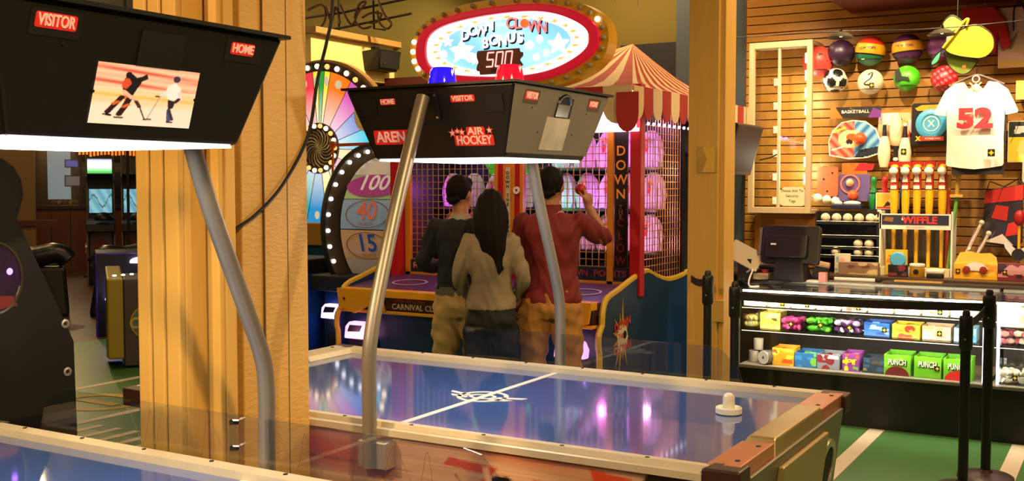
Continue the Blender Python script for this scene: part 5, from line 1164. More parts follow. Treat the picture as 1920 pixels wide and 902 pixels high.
heap('', 'clear bin of pink wrapped sweets in the second counter', -.62, .602, .2, .10, .17, ['#e07a8c', '#f0b8b0', '#c84a6a', '#f0e0c8'], 51)
heap('', 'clear bin of white popcorn-like sweets in the second counter', -.62, .352, .22, .11, .18, ['#f0ead8', '#e0d4b8', '#f8f4e8'], 52, tagx=.0)
heap('', 'clear bin of white popcorn-like sweets at the frame edge', -.38, .352, .22, .11, .18, ['#f0ead8', '#e0d4b8', '#d8c8a0'], 53)
c = thing('lilac_carton', 'lilac carton in the second counter at the frame edge', 'box', (-.54, 7.26, .72)); MB().box(-.02, .1, 0, .12, 0, .12).build('carton', mat('lilac', '#b080d0', .5), c, bevel=.003)

# ---- stanchions and belts
def stanchion(label, x, y, h, group='black queue posts'):
    s_ = thing('stanchion', label, 'post', (x, y, 0), 0, group)
    MB().lathe([(.145, 0), (.145, .012), (.13, .022), (.04, .035), (.03, .05)], n=32).build('base', mat('stanchion_base', '#3a241c', .4), s_, smooth=40)
    MB().cyl((0, 0, .03), (0, 0, h-.17), .0255, n=18).build('pole', BLACK, s_, smooth=40)
    MB().lathe([(.026, h-.18), (.034, h-.17), (.035, h-.02), (.034, h-.01), (.03, h)], n=20).build('belt_head', BLACK, s_, smooth=40)
    MB().lathe([(.02, h), (.02, h+.018), (.014, h+.03), (0, h+.031)], n=16).build('cap', BLACK, s_, smooth=40)
    MB(fy(0, -.034, h-.12)).lathe([(.005, 0), (.004, .003)], n=8).build('screw', ALU, s_); return s_
stanchion('shorter of the two black queue posts by the shop', -.749, 6.006, .915)
stanchion('taller of the two black queue posts by the shop', -.672, 6.30, 1.0)
stanchion('black queue post beside the glass counter end', -1.985, 5.985, 1.01)
stanchion('black queue post in front of the narrow pillar', -2.262, 6.30, 1.04)
def belt(label, a, b, h=.045, sag=.012):
    q = MB(); n = 12; vs = []
    d = (Vector(b)-Vector(a)); nrm = Vector((-d.y, d.x, 0)).normalized()*.0015
    for i in range(n+1):
        t_ = i/n; p_ = Vector(a).lerp(Vector(b), t_); p_.z -= sag*math.sin(PI*t_)
        for s_ in (-1, 1):
            for z in (-h/2, h/2): v = p_+nrm*s_; vs.append((v.x, v.y, v.z+z))
    fs = []
    for i in range(n):
        k = 4*i; fs += [(k, k+1, k+5, k+4), (k+2, k+3, k+7, k+6), (k+1, k+3, k+7, k+5), (k, k+2, k+6, k+4)]
    fs += [(0, 1, 3, 2), (4*n, 4*n+1, 4*n+3, 4*n+2)]
    o = q.add(vs, fs).build('queue_belt', mat('black_webbing', '#171310', .7)); return tag(o, label, 'belt', 'queue belts')
belt('long black belt running in front of the candy counter', (-1.955, 5.99, .955), (-.705, 6.29, .935))
belt('short black belt joining the two queue posts by the shop', (-.742, 6.04, .87), (-.69, 6.265, .92))
belt('short black belt end clipped to the narrow pillar', (-2.295, 6.32, .995), (-2.47, 6.565, .99))

# ================================================================== THINGS ON THE COUNTER
mo = thing('cash_register_monitor', 'black touchscreen till seen from behind on the glass counter', 'monitor', (-2.16, 7.84, .895))
MB(frame((0, -.06, .26), (1, 0, 0), (0, .25, 1))).prism(rrect(.42, .28, .02), -.02, .035).build('screen_case', BLACK, mo, bevel=.008)
MB(frame((-.02, -.1, .25), (1, 0, 0), (0, .25, 1))).prism(rrect(.30, .17, .02), -.01, .035).build('rear_cover', BLACK, mo, bevel=.01)
MB(frame((-.11, -.14, .27), (1, 0, 0), (0, .25, 1))).box(-.02, .02, -.006, .006, 0, .002).build('badge', PAPER, mo)
MB().hexa([(-.12, -.16, 0), (.12, -.16, 0), (.12, .08, 0), (-.12, .08, 0)], [(-.09, -.12, .2), (.09, -.12, .2), (.09, .0, .2), (-.09, .0, .2)]).build('stand', DARK, mo, bevel=.01)
MB(frame((-.215, -.05, .3), (1, 0, 0), (0, .25, 1))).box(-.02, .0, -.12, .08, -.02, .03).build('card_swipe', mat('card_swipe', '#5a564c', .4), mo)
tv = thing('wall_television', 'dark television tilted downward beside the narrow pillar', 'television', (-2.57, 7.6, 1.85))
MB(frame((.08, .0, 0), (0, 1, 0), (.28, 0, 1))).box(-.3, .3, -.185, .185, -.03, .03).build('screen_case', mat('tv_case', '#100c14', .35), tv, bevel=.006)
MB(frame((.111, .0, -.0), (0, 1, 0), (.28, 0, 1))).box(-.28, .28, -.165, .165, .0, .002).build('screen', mat('tv_screen', '#0c0a14', .5), tv)
MB().box(-.36, .08, -.03, .03, -.02, .02).build('bracket', BLACK, tv)
ps = thing('slanted_display_panel', 'beige slanted panel on the counter beside the pillar', 'panel', (-2.48, 7.7, .89))
MB(frame((0, 0, .18), (.9, .3, -.5), (.2, .6, .8))).prism(rrect(.24, .16, .01), 0, .015).build('panel', mat('beige_panel', '#9a8a6a', .5), ps); MB().box(-.05, .05, -.02, .06, 0, .16).build('support', DARK, ps)
def cable(label, pts_, r_, m_=DARK): return tag(MB().tube(bez(pts_, 6), r_, 6).build('counter_cable', m_), label, 'cable', 'cables on the glass counter')
cable('black cable looping off the till toward the pillar', [(-2.30, 7.75, .90), (-2.36, 7.62, .905), (-2.42, 7.5, .93), (-2.38, 7.4, .90), (-2.30, 7.45, .892)], .006)
cable('pale cable hanging over the counter corner', [(-2.44, 7.62, .96), (-2.36, 7.5, .99), (-2.34, 7.36, .93), (-2.31, 7.28, .892), (-2.25, 7.3, .892)], .006, WHITE)
cable('thin black cable crossing the counter glass', [(-2.18, 7.72, .90), (-2.16, 7.6, .895), (-2.22, 7.45, .892), (-2.10, 7.3, .892)], .005)
cable('black cable lying across the middle of the counter glass', [(-2.12, 7.70, .90), (-2.2, 7.55, .895), (-2.36, 7.5, .895), (-2.28, 7.62, .897)], .005)
def small(label, name, cat, x, y, z, fn, group='clutter around the till'):
    t_ = thing(name, label, cat, (x, y, z), 0, group); fn(t_); return t_
small('stack of papers and red tape roll left of the till', 'paper_stack', 'papers', -2.42, 7.82, .895, lambda t_: (MB().box(-.1, .1, -.08, .08, 0, .05).build('papers', mat('cream_paper', '#c8b490', .7), t_, bevel=.004), MB(Matrix.Translation((.06, -.03, .05))).lathe([(.03, 0), (.03, .025), (.018, .025), (.018, 0)], n=18).build('tape_roll', RED, t_), MB().box(-.12, .02, -.09, .03, .05, .075).build('notebook', mat('dark_notebook', '#2a201a', .6), t_)))
small('wooden-handled scanner lying on papers', 'barcode_scanner', 'scanner', -2.33, 7.9, .895, lambda t_: (MB().tube([(-.1, 0, .10), (.05, 0, .12), (.13, 0, .11)], [.015, .02, .03], 10).build('handle', mat('tan_handle', '#a88a68', .5), t_, smooth=50), MB().box(-.09, .1, -.05, .05, 0, .09).build('holder', DARK, t_, bevel=.005)))
small('pink sticky pads beside the till', 'sticky_pads', 'notepad', -1.93, 7.80, .895, lambda t_: (MB().box(-.03, .02, -.03, .03, 0, .07).build('pad', mat('pink_pad', '#d89088', .6), t_), MB().box(-.13, -.03, -.04, .04, 0, .012).build('slip', PAPER, t_)))
small('rolled receipt tube by the till', 'receipt_roll', 'paper roll', -1.98, 7.92, .895, lambda t_: (MB().cyl((-.06, 0, .13), (.06, 0, .11), .022, n=14).build('roll', mat('tan_paper', '#c8a070', .6), t_, smooth=40), MB().box(-.05, .05, -.04, .04, 0, .09).build('printer', DARK, t_)))
small('white-handled flag stick lying on the counter rear ledge', 'white_stick', 'stick', -1.73, 7.95, .897, lambda t_: (MB().cyl((-.16, 0, .014), (.13, 0, .014), .013, n=10).build('stick', WHITE, t_), MB().cyl((.13, 0, .018), (.17, 0, .018), .018, n=12).build('grip', DARK, t_)))
dp = thing('brown_desk_plank', 'dark plank tray along the counter rear edge', 'tray', (-1.05, 7.96, .897)); MB().box(-.5, .6, -.05, .06, 0, .012).build('tray', mat('dark_wood_tray', '#3a2a1a', .5), dp); MB().box(-.42, -.1, -.03, .03, .012, .022).build('ruler', mat('yellow_ruler', '#c8982a', .5), dp)
# ================================================================== GOODS ON THE SLATWALL
YW = 8.93
hookm = CHROME
def hook(x, z, y0=9.075, y1=8.8): MB().tube([(x, y0, z), (x, y1, z), (x, y1-.01, z+.012)], .003, 6).build('wall_hook', hookm, sw)
def ballring(x, z, r): MB(Matrix.Translation((x, YW, z-r*.62))).ring(circle(r*.82, 24), circle(r*.78, 24), 0, .006).build('ball_ring', hookm, sw)
def uvball(name, label, x, z, r, fn, group='balls on the slatwall', rot=(0, 0, 0)):
    """sphere whose skin is printed panel by panel"""
    nu, nv = 48, 28; vs = []; fs = []; M = Matrix.Rotation(rot[0], 4, 'X') @ Matrix.Rotation(rot[1], 4, 'Y') @ Matrix.Rotation(rot[2], 4, 'Z')
    for j in range(nv+1):
        ph = -PI/2+PI*j/nv
        for i in range(nu): th_ = 2*PI*i/nu; vs.append((r*max(math.cos(ph), 1e-3)*math.cos(th_), r*max(math.cos(ph), 1e-3)*math.sin(th_), r*math.sin(ph)))
    for j in range(nv):
        for i in range(nu): fs.append((j*nu+i, j*nu+(i+1) % nu, (j+1)*nu+(i+1) % nu, (j+1)*nu+i))
    me = bpy.data.meshes.new(name); me.from_pydata([tuple(M @ Vector(v)) for v in vs], [], fs); me.materials.append(printmat('ball_print', 0, .4))
    ca = me.color_attributes.new('Col', 'FLOAT_COLOR', 'CORNER'); data = []
    for f in fs:
        c = sum((Vector(vs[k]) for k in f), Vector())/4; data += list(lin(fn(c.normalized())))*4
    ca.data.foreach_set('color', data); me.polygons.foreach_set('use_smooth', [True]*len(fs))
    o = bpy.data.objects.new(name, me); COL.objects.link(o); o.location = (x, YW, z); ballring(x, z, r); return tag(o, label, 'ball', group)
def basket(cols):
    cc = [hx(c) for c in cols]; k_ = hx('#140c0a')
    def fn(v):
        if abs(v.z) < .03 or abs(v.x) < .03: return k_
        w_ = abs(v.x)-.55-.25*v.z*v.z
        if abs(w_) < .035: return k_
        return cc[0] if v.z > .38 else cc[1] if v.z > -.35 else cc[2]
    return fn
gold = (1+5**.5)/2
ico = [Vector(p_).normalized() for p_ in [(0, a, b*gold) for a in (-1, 1) for b in (-1, 1)]+[(a, b*gold, 0) for a in (-1, 1) for b in (-1, 1)]+[(b*gold, 0, a) for a in (-1, 1) for b in (-1, 1)]]
def soccer(c0, c1, th_=.42): return lambda v: hx(c1) if max(v.dot(q) for q in ico) > math.cos(th_) else hx(c0)
def basket2(cols):
    cc = [hx(c) for c in cols]
    return lambda v: hx('#1a0e0c') if min(abs(v.z-.42), abs(v.z+.30)) < .03 else cc[0] if v.z > .42 else cc[1] if v.z > -.30 else cc[2]
b1 = uvball('basketball', 'red, yellow and green basketball on the slatwall', -1.868, 2.66, .118, basket2(['#c8301c', '#d89a1c', '#1f6a4a']), rot=(0, .15, 0))
b2 = uvball('basketball', 'purple and yellow basketball on the slatwall', -1.587, 2.66, .118, basket2(['#4a1c50', '#d8961c', '#4a1c50']), rot=(0, -.08, 0))
for b_ in (b1, b2): text('ball_text', 'NEW YORK', .026, DARK, b_, fy(.0, -.119, .015), .0005, .01)
uvball('basketball', 'plain dark purple ball on the slatwall', -2.10, 2.655, .11, lambda v: hx('#2c1430') if abs(v.x) > .03 else hx('#140a18'))
uvball('playground_ball', 'violet ball half behind the yellow kite', -1.335, 2.66, .105, lambda v: mixc(hx('#7a3a90'), hx('#b06ac0'), .5+.5*math.sin(v.z*9)))
uvball('soccer_ball', 'black and white soccer ball on the slatwall', -2.14, 2.44, .098, soccer('#e8e0cc', '#141010'), rot=(.3, .2, .4))
b3 = uvball('volleyball', 'white ball with black scribble mark on the slatwall', -1.864, 2.415, .10, lambda v: hx('#e4d8bc') if abs(math.sin(v.x*5+v.z*2)) > .08 else hx('#c8b898'))
q = MB().tube(bez([(.0, -.1, .05), (.035, -.094, .065), (.02, -.099, .02), (-.03, -.097, -.02), (.02, -.1, -.03)], 4), .004, 5).build('ball_mark', DARK, b3); pricetag(b3, .03, -.098, -.035, .035)
b4 = uvball('soccer_ball', 'lime green ball with black marking on the slatwall', -1.587, 2.43, .10, soccer('#4ab81c', '#6ad03a', .2))
MB(fy(-.02, -.098, .01)).prism([(-.05, .05), (-.02, .06), (0, .0), (.05, -.01), (.06, -.04), (-.01, -.03), (-.05, -.05)], 0, .004).build('ball_mark', DARK, b4)
uvball('playground_ball', 'red patterned ball beside the jersey sleeve', -1.31, 2.415, .10, lambda v: mixc(hx('#c81c24'), hx('#e88a9a'), max(0, math.sin(v.x*11+2)*math.sin(v.z*12+v.x*4))))
b5 = uvball('playground_ball', 'coral red ball with dark marks beside the purple ball', -2.28, 2.60, .125, lambda v: hx('#d8443c') if not (abs(v.x-.35) < .06 and abs(v.z-.3) < .12) else hx('#2a1410'))
# mini hoop blister packs
hp = thing('hoop_toy_pack', 'large toy basketball hoop pack with curved printed backboard', 'toy pack', (-1.99, 8.99, 2.0)); hook(-1.99, 2.2)
MB(fy(0, 0, .18)).prism(rrect(.40, .09, .01), 0, .004).build('header_card', mat('header_black', '#1c1416', .5), hp)
MB(fy(-.16, -.005, .18)).prism([(-.04, -.045), (.06, -.045), (-.0, .045), (-.04, .045)], 0, .001).build('header_flash', mat('flash_orange', '#d86a1c', .5), hp); MB(fy(.15, -.005, .17)).prism([(-.05, -.035), (.05, -.035), (.05, .02), (-.01, .045)], 0, .001).build('header_flash', mat('flash_violet', '#6a2a80', .5), hp)
text('header_text', 'BASKETBALL', .035, PAPER, hp, fy(-.0, -.006, .185), .0005, .01, flipfit=.22)
dsh = [(-.19, -.13), (-.2, -.02), (-.17, .06), (-.1, .125), (-.02, .14), (.08, .13), (.16, .07), (.2, -.03), (.19, -.12), (.1, -.15), (-.04, -.16)]
MB(fy(0, -.01, -.03)).prism([(x*1.05, y*1.06) for (x, y) in dsh], 0, .01).build('board_edge', PAPER, hp)
def hoop_art(u, v): return mixc(hx('#c8342c'), hx('#e88a6a'), .5+.5*math.sin(u*30+v*22)) if u < .5 else mixc(hx('#2a6aa8'), hx('#8ac0dc'), .5+.5*math.sin(u*26-v*18))
pp = picture('board_print', .40, .30, 56, 42, shapes(hoop_art, [('c', .42, .5, .25, hx('#e8c890')), ('c', .44, .55, .1, hx('#c85a1c')), ('c', .40, .42, .07, hx('#2a1c14')), ('l', [(.05, .2), (.4, .35)], .02, hx('#f0e0d0')), ('l', [(.1, .7), (.3, .8)], .03, hx('#f0c040')), ('p', [(.5, .0), (1, .0), (1, .3), (.6, .2)], hx('#1c2430'))]), PR, hp, fy(0, -.021, -.035))
bmx = bmesh.new(); bmx.from_mesh(pp.data); dele = [f for f in bmx.faces if not pt_in(dsh, f.calc_center_median().x, f.calc_center_median().z+.03)]
bmesh.ops.delete(bmx, geom=dele, context='FACES'); bmx.to_mesh(pp.data); bmx.free()
MB(Matrix.Translation((.05, -.05, -.035))).sph((0, 0, 0), .05, 18, 12).build('mini_ball', mat('mini_orange', '#d8501c', .45), hp, smooth=60)
hp2 = thing('hoop_toy_pack', 'small toy basketball pack with orange ball above the navy tray', 'toy pack', (-1.99, 8.99, 1.60)); hook(-1.99, 1.76)
MB(fy(0, 0, .12)).prism(rrect(.2, .1, .01), 0, .004).build('header_card', mat('flash_orange', '#d86a1c', .5), hp2); MB(fy(.06, -.005, .13)).prism([(-.06, -.02), (.08, -.02), (.1, .03), (-.02, .04)], 0, .002).build('header_flash', mat('flash_red', '#b8202c', .5), hp2)
MB(fy(0, 0, -.03)).prism(rrect(.25, .22, .02), 0, .006).build('blister_card', mat('blister_blue', '#6a5a90', .4, var=.3, scale=12), hp2)
MB(fy(-.03, -.008, -.0)).ring(circle(.08, 26), circle(.066, 26), 0, .008).build('hoop_ring', mat('hoop_salmon', '#e0786a', .4), hp2); MB(Matrix.Translation((.0, -.04, -.09))).sph((0, 0, 0), .042, 14, 10).build('mini_ball', mat('mini_orange', '#d8501c', .45), hp2, smooth=60); MB(Matrix.Translation((-.03, -.02, .01))).sph((0, 0, 0), .032, 12, 8).build('mini_ball', mat('mini_peach', '#e8b088', .45), hp2, smooth=60)
ob2 = thing('soccer_toy_bag', 'coral board with soccer balls along its lower edge', 'toy pack', (-2.20, 8.98, 1.60)); hook(-2.2, 1.74)
MB(fy(0, 0, .02)).prism(rrect(.17, .24, .02), 0, .02).build('board', mat('coral_board', '#e0603c', .5), ob2)
for k in range(3): MB(Matrix.Translation((-.07+.07*k, -.03, -.115-.012*k))).sph((0, 0, 0), .036, 12, 8).build('small_ball', WHITE, ob2, smooth=60); 
for k, (x, z) in enumerate(((-.03, .04), (.04, .09), (.0, -.06))): MB(fy(x, -.021, z)).prism(circle(.009, 10), 0, .001).build('dark_spot', DARK, ob2)
# juggling clubs
def club(label, x, z, flip):
    c = thing('juggling_club', label, 'club', (x, 8.95, z), 0, 'juggling clubs on the slatwall'); c.rotation_euler.y = PI if flip else 0
    MB().lathe([(.02, -.17), (.032, -.165), (.048, -.09), (.05, -.03), (.04, .03), (.026, .075), (.02, .08)], n=18).build('body', mat('cream_club', '#e8d8b0', .4), c, smooth=50)
    MB().lathe([(.019, .075), (.016, .12), (.014, .17)], n=14).build('handle', DARK, c, smooth=50); MB().lathe([(.014, .17), (.02, .18), (.018, .195), (0, .2)], n=12).build('knob', WHITE, c, smooth=50); return c
club('white juggling club hanging first in the row, handle up', -1.752, 1.90, False); club('white juggling club turned handle down between the others', -1.665, 1.98, True); club('white juggling club with a price tag, handle up', -1.595, 1.885, False)
pricetag(bpy.data.objects['juggling_club.002'], .0, -.052, -.03, .04)
for x in (-1.752, -1.595): hook(x, 2.10)
hc = thing('club_header_card', 'bright printed header card behind the juggling clubs', 'card', (-1.67, 9.04, 2.06)); picture('print', .30, .26, 30, 24, shapes(hx('#d0a880'), boxart(['#c83a4a', '#e8c8d0', '#8a3a6a', '#e8a03a', '#f0e0d0'], 77)), PR, hc, fy(0, 0, -.02)); MB(fy(0, .002, -.02)).prism(rrect(.3, .26, .004), -.004, 0).build('card', PAPER, hc)
# frisbee pack
fr = thing('flying_disc_pack', 'sky blue flying disc in a black pack', 'toy pack', (-1.41, 9.0, 2.07)); hook(-1.41, 2.24)
MB(fy(0, 0, 0)).prism(rrect(.29, .33, .02), 0, .012).build('backing', mat('pack_black', '#14100e', .4), fr)
MB(fy(.005, -.012, .0)).lathe([(.118, 0), (.118, .012), (.105, .022), (.075, .024), (.07, .018), (0, .018)], n=36).build('disc', mat('disc_sky', '#4aa4cc', .35), fr, smooth=40)
MB(fy(.005, -.032, .0)).ring(circle(.06, 26), circle(.052, 26), 0, .002).build('disc_ring', PAPER, fr); text('disc_text', 'X', .07, PAPER, fr, fy(.005, -.032, 0), .0005, .02)
MB(fy(0, -.014, .125)).prism([(-.1, -.02), (.1, -.02), (.12, .0), (.06, .025), (-.07, .025), (-.12, .0)], 0, .002).build('label_top', mat('label_amber', '#d8921c', .5), fr)
MB(fy(0, -.036, -.115)).prism(rrect(.2, .035, .004), 0, .003).build('label_bottom', mat('label_red', '#b8301c', .5), fr); text('label_text', 'X', .05, mat('label_gold', '#e8b82a', .5), fr, fy(-.09, -.04, -.115), .0005, .04); text('label_text', 'FLYING DISC', .02, PAPER, fr, fy(.02, -.04, -.115), .0005, .01)
# jersey on hanger
je = thing('sports_jersey', 'white sports jersey with red number 52 on a hanger', 'jersey', (-1.055, 8.72, 2.05))
half = [(0, .30), (.05, .255), (.085, .31), (.15, .30), (.215, .25), (.29, .09), (.285, .075), (.205, .06), (.20, .13), (.195, -.1), (.20, -.30), (.19, -.315), (.1, -.33), (0, -.34)]
poly = half+[(-x, y) for (x, y) in half[-2:0:-1]]
jm = MB(fy(0, 0, 0)); bmj = bmesh.new(); vv = [bmj.verts.new((x, y, 0)) for (x, y) in poly[::-1]]; fj = bmj.faces.new(vv); r_ = bmesh.ops.extrude_face_region(bmj, geom=[fj]); bmesh.ops.translate(bmj, verts=[v for v in r_['geom'] if isinstance(v, bmesh.types.BMVert)], vec=(0, 0, -.05))
bmesh.ops.triangulate(bmj, faces=bmj.faces); bmesh.ops.subdivide_edges(bmj, edges=bmj.edges, cuts=3, use_grid_fill=True)
for v in bmj.verts: v.co.z += .014*math.sin(v.co.x*24+3*v.co.y)*math.sin(v.co.y*9+1)+.02*math.cos(v.co.x*5)
me = bpy.data.meshes.new('shirt'); bmj.to_mesh(me); bmj.free(); me.transform(fy(0, 0, 0)); me.materials.append(mat('white_jersey', '#efe6d8', .8)); me.polygons.foreach_set('use_smooth', [True]*len(me.polygons)); me.set_sharp_from_angle(angle=RD(50))
o = bpy.data.objects.new('shirt', me); COL.objects.link(o); o.parent = je
text('shirt_number', '52', .20, mat('jersey_red', '#d02a34', .7), je, fy(.0, -.052, .03), .003, .045, flipfit=.25)
MB(fy(0, -.045, 0)).prism([(-.045, .30), (0, .25), (.045, .30), (.036, .305), (0, .267), (-.036, .305)], 0, .004).build('neck_trim', mat('jersey_collar', '#d8c8b0', .7), je); pricetag(je, .12, -.055, -.22, .05)
MB().tube(bez([(-.19, .02, .285), (-.08, .02, .335), (0, .02, .36), (.08, .02, .335), (.19, .02, .285)], 5), .013, 8).build('hanger_bar', mat('hanger_brown', '#4a3428', .4), je); MB().tube(bez([(0, .02, .36), (0, .02, .40), (.02, .02, .43), (0, .03, .45)], 4), .004, 6).build('hanger_hook', CHROME, je)
MB(fy(0, -.02, .33)).ring(circle(.028, 18), circle(.02, 18), 0, .004).build('hanger_badge', WHITE, je); MB(fy(0, .04, -.02)).prism([(-.16, -.36), (.2, -.36), (.22, .25), (-.17, .25)], 0, .03).build('dark_garment_behind', mat('dark_cloth', '#2a2220', .8), je)
hook(-1.055, 2.5, 9.075, 8.72)
# drawstring bag, plain print
bg = thing('drawstring_bag', 'red drawstring bag with dark printed front', 'bag', (-.875, 8.98, 1.36)); hook(-.875, 1.58)
MB(fy(0, 0, 0)).prism([(-.14, -.21), (.10, -.24), (.14, -.2), (.135, .16), (.14, .24), (-.13, .19)], 0, .035).build('bag', mat('bag_navy', '#241c2c', .6), bg, bevel=.01)
MB(fy(0, -.036, 0)).prism([(-.13, .09), (.135, .12), (.138, .235), (-.125, .185)], 0, .003).build('red_band', mat('bag_red', '#c8241c', .6), bg)
for k, pl_ in enumerate(([(-.08, -.02), (.03, -.04), (.04, .07), (-.05, .08)], [(.02, -.16), (.11, -.14), (.1, -.04), (.04, -.06)])): MB(fy(0, -.036, 0)).prism(pl_, 0, .002).build('red_patch', mat('bag_red', '#c8241c', .6), bg)
MB(fy(0, -.036, 0)).prism([(-.13, -.2), (.08, -.225), (.0, -.14), (-.06, -.17)], 0, .002).build('pale_patch', mat('bag_pale', '#d8c8c0', .6), bg); MB().tube([(-.12, -.02, .18), (-.1, 0, .26), (0, .02, .22), (.1, 0, .28), (.13, -.02, .23)], .005, 6).build('cord', DARK, bg)
# bat display
bd = thing('bat_display_stand', 'cardboard display stand with navy WIFFLE panel holding yellow bats', 'display', (-1.465, 8.78, .89))
MB().box(-.27, .26, -.06, -.05, .36, .48).build('front_band', PAPER, bd); MB().box(-.25, .24, -.0625, -.06, .395, .47).build('navy_panel', mat('panel_navy', '#24263c', .5), bd)
for s_ in (-1, 1): MB().box(s_*.262-.006, s_*.262+.006, -.06, .14, .0, .50).build('side_card', PAPER, bd)
MB().box(-.26, .25, -.06, .14, 0, .06).build('tray', mat('tray_cream', '#d8c8a0', .6), bd); MB().box(-.26, .25, .13, .14, .06, .5).build('back_card', mat('back_brown', '#3a2a18', .6), bd)
text('panel_text', 'WIFFLE', .075, mat('wiffle_red', '#d0302c', .5), bd, fy(.03, -.064, .43), .001, .04, flipfit=.26); MB(fy(-.09, -.0635, .44)).box(-.012, .012, -.01, .01, 0, .001).build('panel_mark', PAPER, bd); MB(fy(-.2, -.0635, .435)).prism([(-.04, -.01), (.03, -.02), (.04, .015), (-.02, .02)], 0, .001).build('panel_bat_print', mat('brown_print', '#8a5a2a', .5), bd); text('panel_text', 'BAT AND BALL', .02, mat('pale_red_ink', '#d88a70', .5), bd, fy(.0, -.0635, .378), .0005, 0)
bat0 = None
nb_ = ['at the pin end', 'second from the pins', 'in the middle of the stand', 'second from the green sword', 'next to the green sword']
for k, x in enumerate((-1.645, -1.56, -1.475, -1.385, -1.29)):
    lb_ = 'yellow plastic bat with red and white label, %s' % nb_[k]
    if bat0 is None:
        bat0 = thing('plastic_bat', lb_, 'bat', (x, 8.82, .955), 0, 'yellow bats in the display stand')
        MB().lathe([(.014, 0), (.014, .16), (.017, .3), (.026, .42), (.03, .5), (.03, .78), (.02, .795), (0, .8)], n=16).build('barrel', mat('bat_yellow', '#e0a814', .4), bat0, smooth=50)
        MB().lathe([(.0315, .60), (.0315, .77), (.03, .775)], n=16).build('label_sleeve', mat('label_red', '#b8301c', .5), bat0); MB(fy(0, -.0325, .62)).box(-.022, .022, -.014, .014, 0, .001).build('label_patch', PAPER, bat0)
        MB(Matrix.Translation((0, -.045, .745))).sph((0, 0, 0), .034, 14, 10).build('perforated_ball', WHITE, bat0, smooth=60); MB(fy(0, -.034, .69)).prism([(-.02, -.03), (.02, -.03), (.012, .03), (-.012, .03)], 0, .002).build('ball_tie', PAPER, bat0); MB(fy(0, .0, .79)).box(-.04, .04, -.01, .03, -.03, .0).build('top_card', RED, bat0)
    else:
        b_ = dup(bat0); b_.location.x = x; b_['label'] = lb_
# bowling pins
pv = [('green', '#1f7a3a', -1.832), ('red', '#c8242c', -1.745), ('yellow', '#d8a814', -1.672), ('blue', '#1c5a90', -1.605)]
sh1 = thing('wall_shelf', 'dark bracket shelf under the coloured toy pins', 'shelf', (-1.73, 8.95, 1.395)); MB().box(-.16, .17, -.08, .12, -.02, 0).build('board', DARK, sh1); MB().box(-.05, -.02, -.082, -.08, -.02, .0).build('price_strip', PAPER, sh1)
for (nmc, cc, x) in pv:
    pn = thing('toy_bowling_pin', '%s toy bowling pin on the dark bracket shelf' % nmc, 'toy pin', (x, 8.97, 1.395), 0, 'toy bowling pins')
    MB().lathe([(.028, 0), (.036, .03), (.039, .08), (.034, .13), (.02, .17), (.016, .19), (.022, .22), (.024, .24), (.016, .262), (0, .268)], n=18).build('pin', mat('pin_'+nmc, cc, .3), pn, smooth=50); MB().lathe([(.0345, .125), (.0345, .137)], n=18).build('band', DARK, pn)
cd = thing('pin_set_card', 'yellow printed card in front of the red and yellow pins', 'card', (-1.71, 8.90, 1.40)); picture('print', .17, .12, 26, 18, shapes(hx('#d8b03a'), [('p', [(.3, .1), (.6, .2), (.7, .6), (.5, .5)], hx('#2a1c14')), ('c', .75, .5, .2, hx('#e8d8a8')), ('p', [(.0, 0), (1, 0), (1, .1), (0, .12)], hx('#c8301c'))]), PR, cd, fy(0, 0, .065)); MB(fy(0, .004, .065)).prism(rrect(.18, .13, .004), -.003, .003).build('card', PAPER, cd)
# navy tray with white shells
nt_ = thing('navy_tray', 'navy tray of white oval pieces above the baseball rack', 'tray', (-2.02, 8.9, 1.40)); MB().box(-.12, .12, -.06, .06, 0, .035).build('tray', mat('tray_navy', '#1c2444', .4), nt_, bevel=.006)
for (x, w_) in ((-.07, .034), (.04, .07)): MB(Matrix.Translation((x, -.02, .045))).sph((0, 0, 0), (w_, .03, .02), 14, 8).build('oval_piece', WHITE, nt_, smooth=60)
# baseball rack
rk = thing('ball_rack', 'black wire-front rack holding baseballs', 'rack', (-1.985, 8.80, .89))
MB().box(-.24, .235, .06, .12, 0, .49).build('back', DARK, rk)
for z in (.40, .29, .20, .13): MB().box(-.24, .235, -.06, .07, z-.012, z).build('rack_shelf', DARK, rk); MB().tube([(-.24, -.06, z+.012), (.25, -.06, z+.012)], .002, 5).build('rack_wire', ALU, rk)
for x in (-.245, .235): MB().box(x-.006, x+.006, -.06, .12, 0, .49).build('rack_side', DARK, rk)
ball0 = None
spots = [(-2.165+.088*k, 1.325, 'on the top row of the rack, %s' % t_) for k, t_ in enumerate(('first from the glass case', 'second from the glass case', 'third, above the yellow tag', 'fourth from the glass case', 'fifth from the glass case'))]+[(-1.745, 1.325, 'on the top row, apart beside the bat stand')]+[(-1.905, 1.125, 'in the middle of the rack, upper inner one'), (-1.82, 1.125, 'in the middle of the rack, upper outer one'), (-1.905, 1.055, 'in the middle of the rack, lower inner one'), (-1.82, 1.055, 'in the middle of the rack, lower outer one'), (-2.08, 1.055, 'beside the pale card on the rack')]
for (x, z, lb_) in spots:
    z = .89+({1.325: .40, 1.125: .20, 1.055: .13}[z])+.0385
    if z < 1.08: z = .89+.13+.0385
    lb_ = 'white baseball '+lb_
    if ball0 is None:
        ball0 = thing('baseball', lb_, 'ball', (x, 8.775, z), 0, 'baseballs on the rack'); MB().sph((0, 0, 0), .0375, 16, 12).build('cover', mat('baseball_leather', '#e0cfa8', .6), ball0, smooth=60)
        MB().tube([(.0376*math.cos(a)*.75, -.0376*math.sqrt(max(0, 1-(.75*math.cos(a))**2-(.75*math.sin(a))**2)), .0376*math.sin(a)*.75) for a in [RD(-60+12*k) for k in range(11)]], .0014, 5).build('stitching', RED, ball0)
    else: b_ = dup(ball0); b_.location = (x, 8.775, z); b_['label'] = lb_
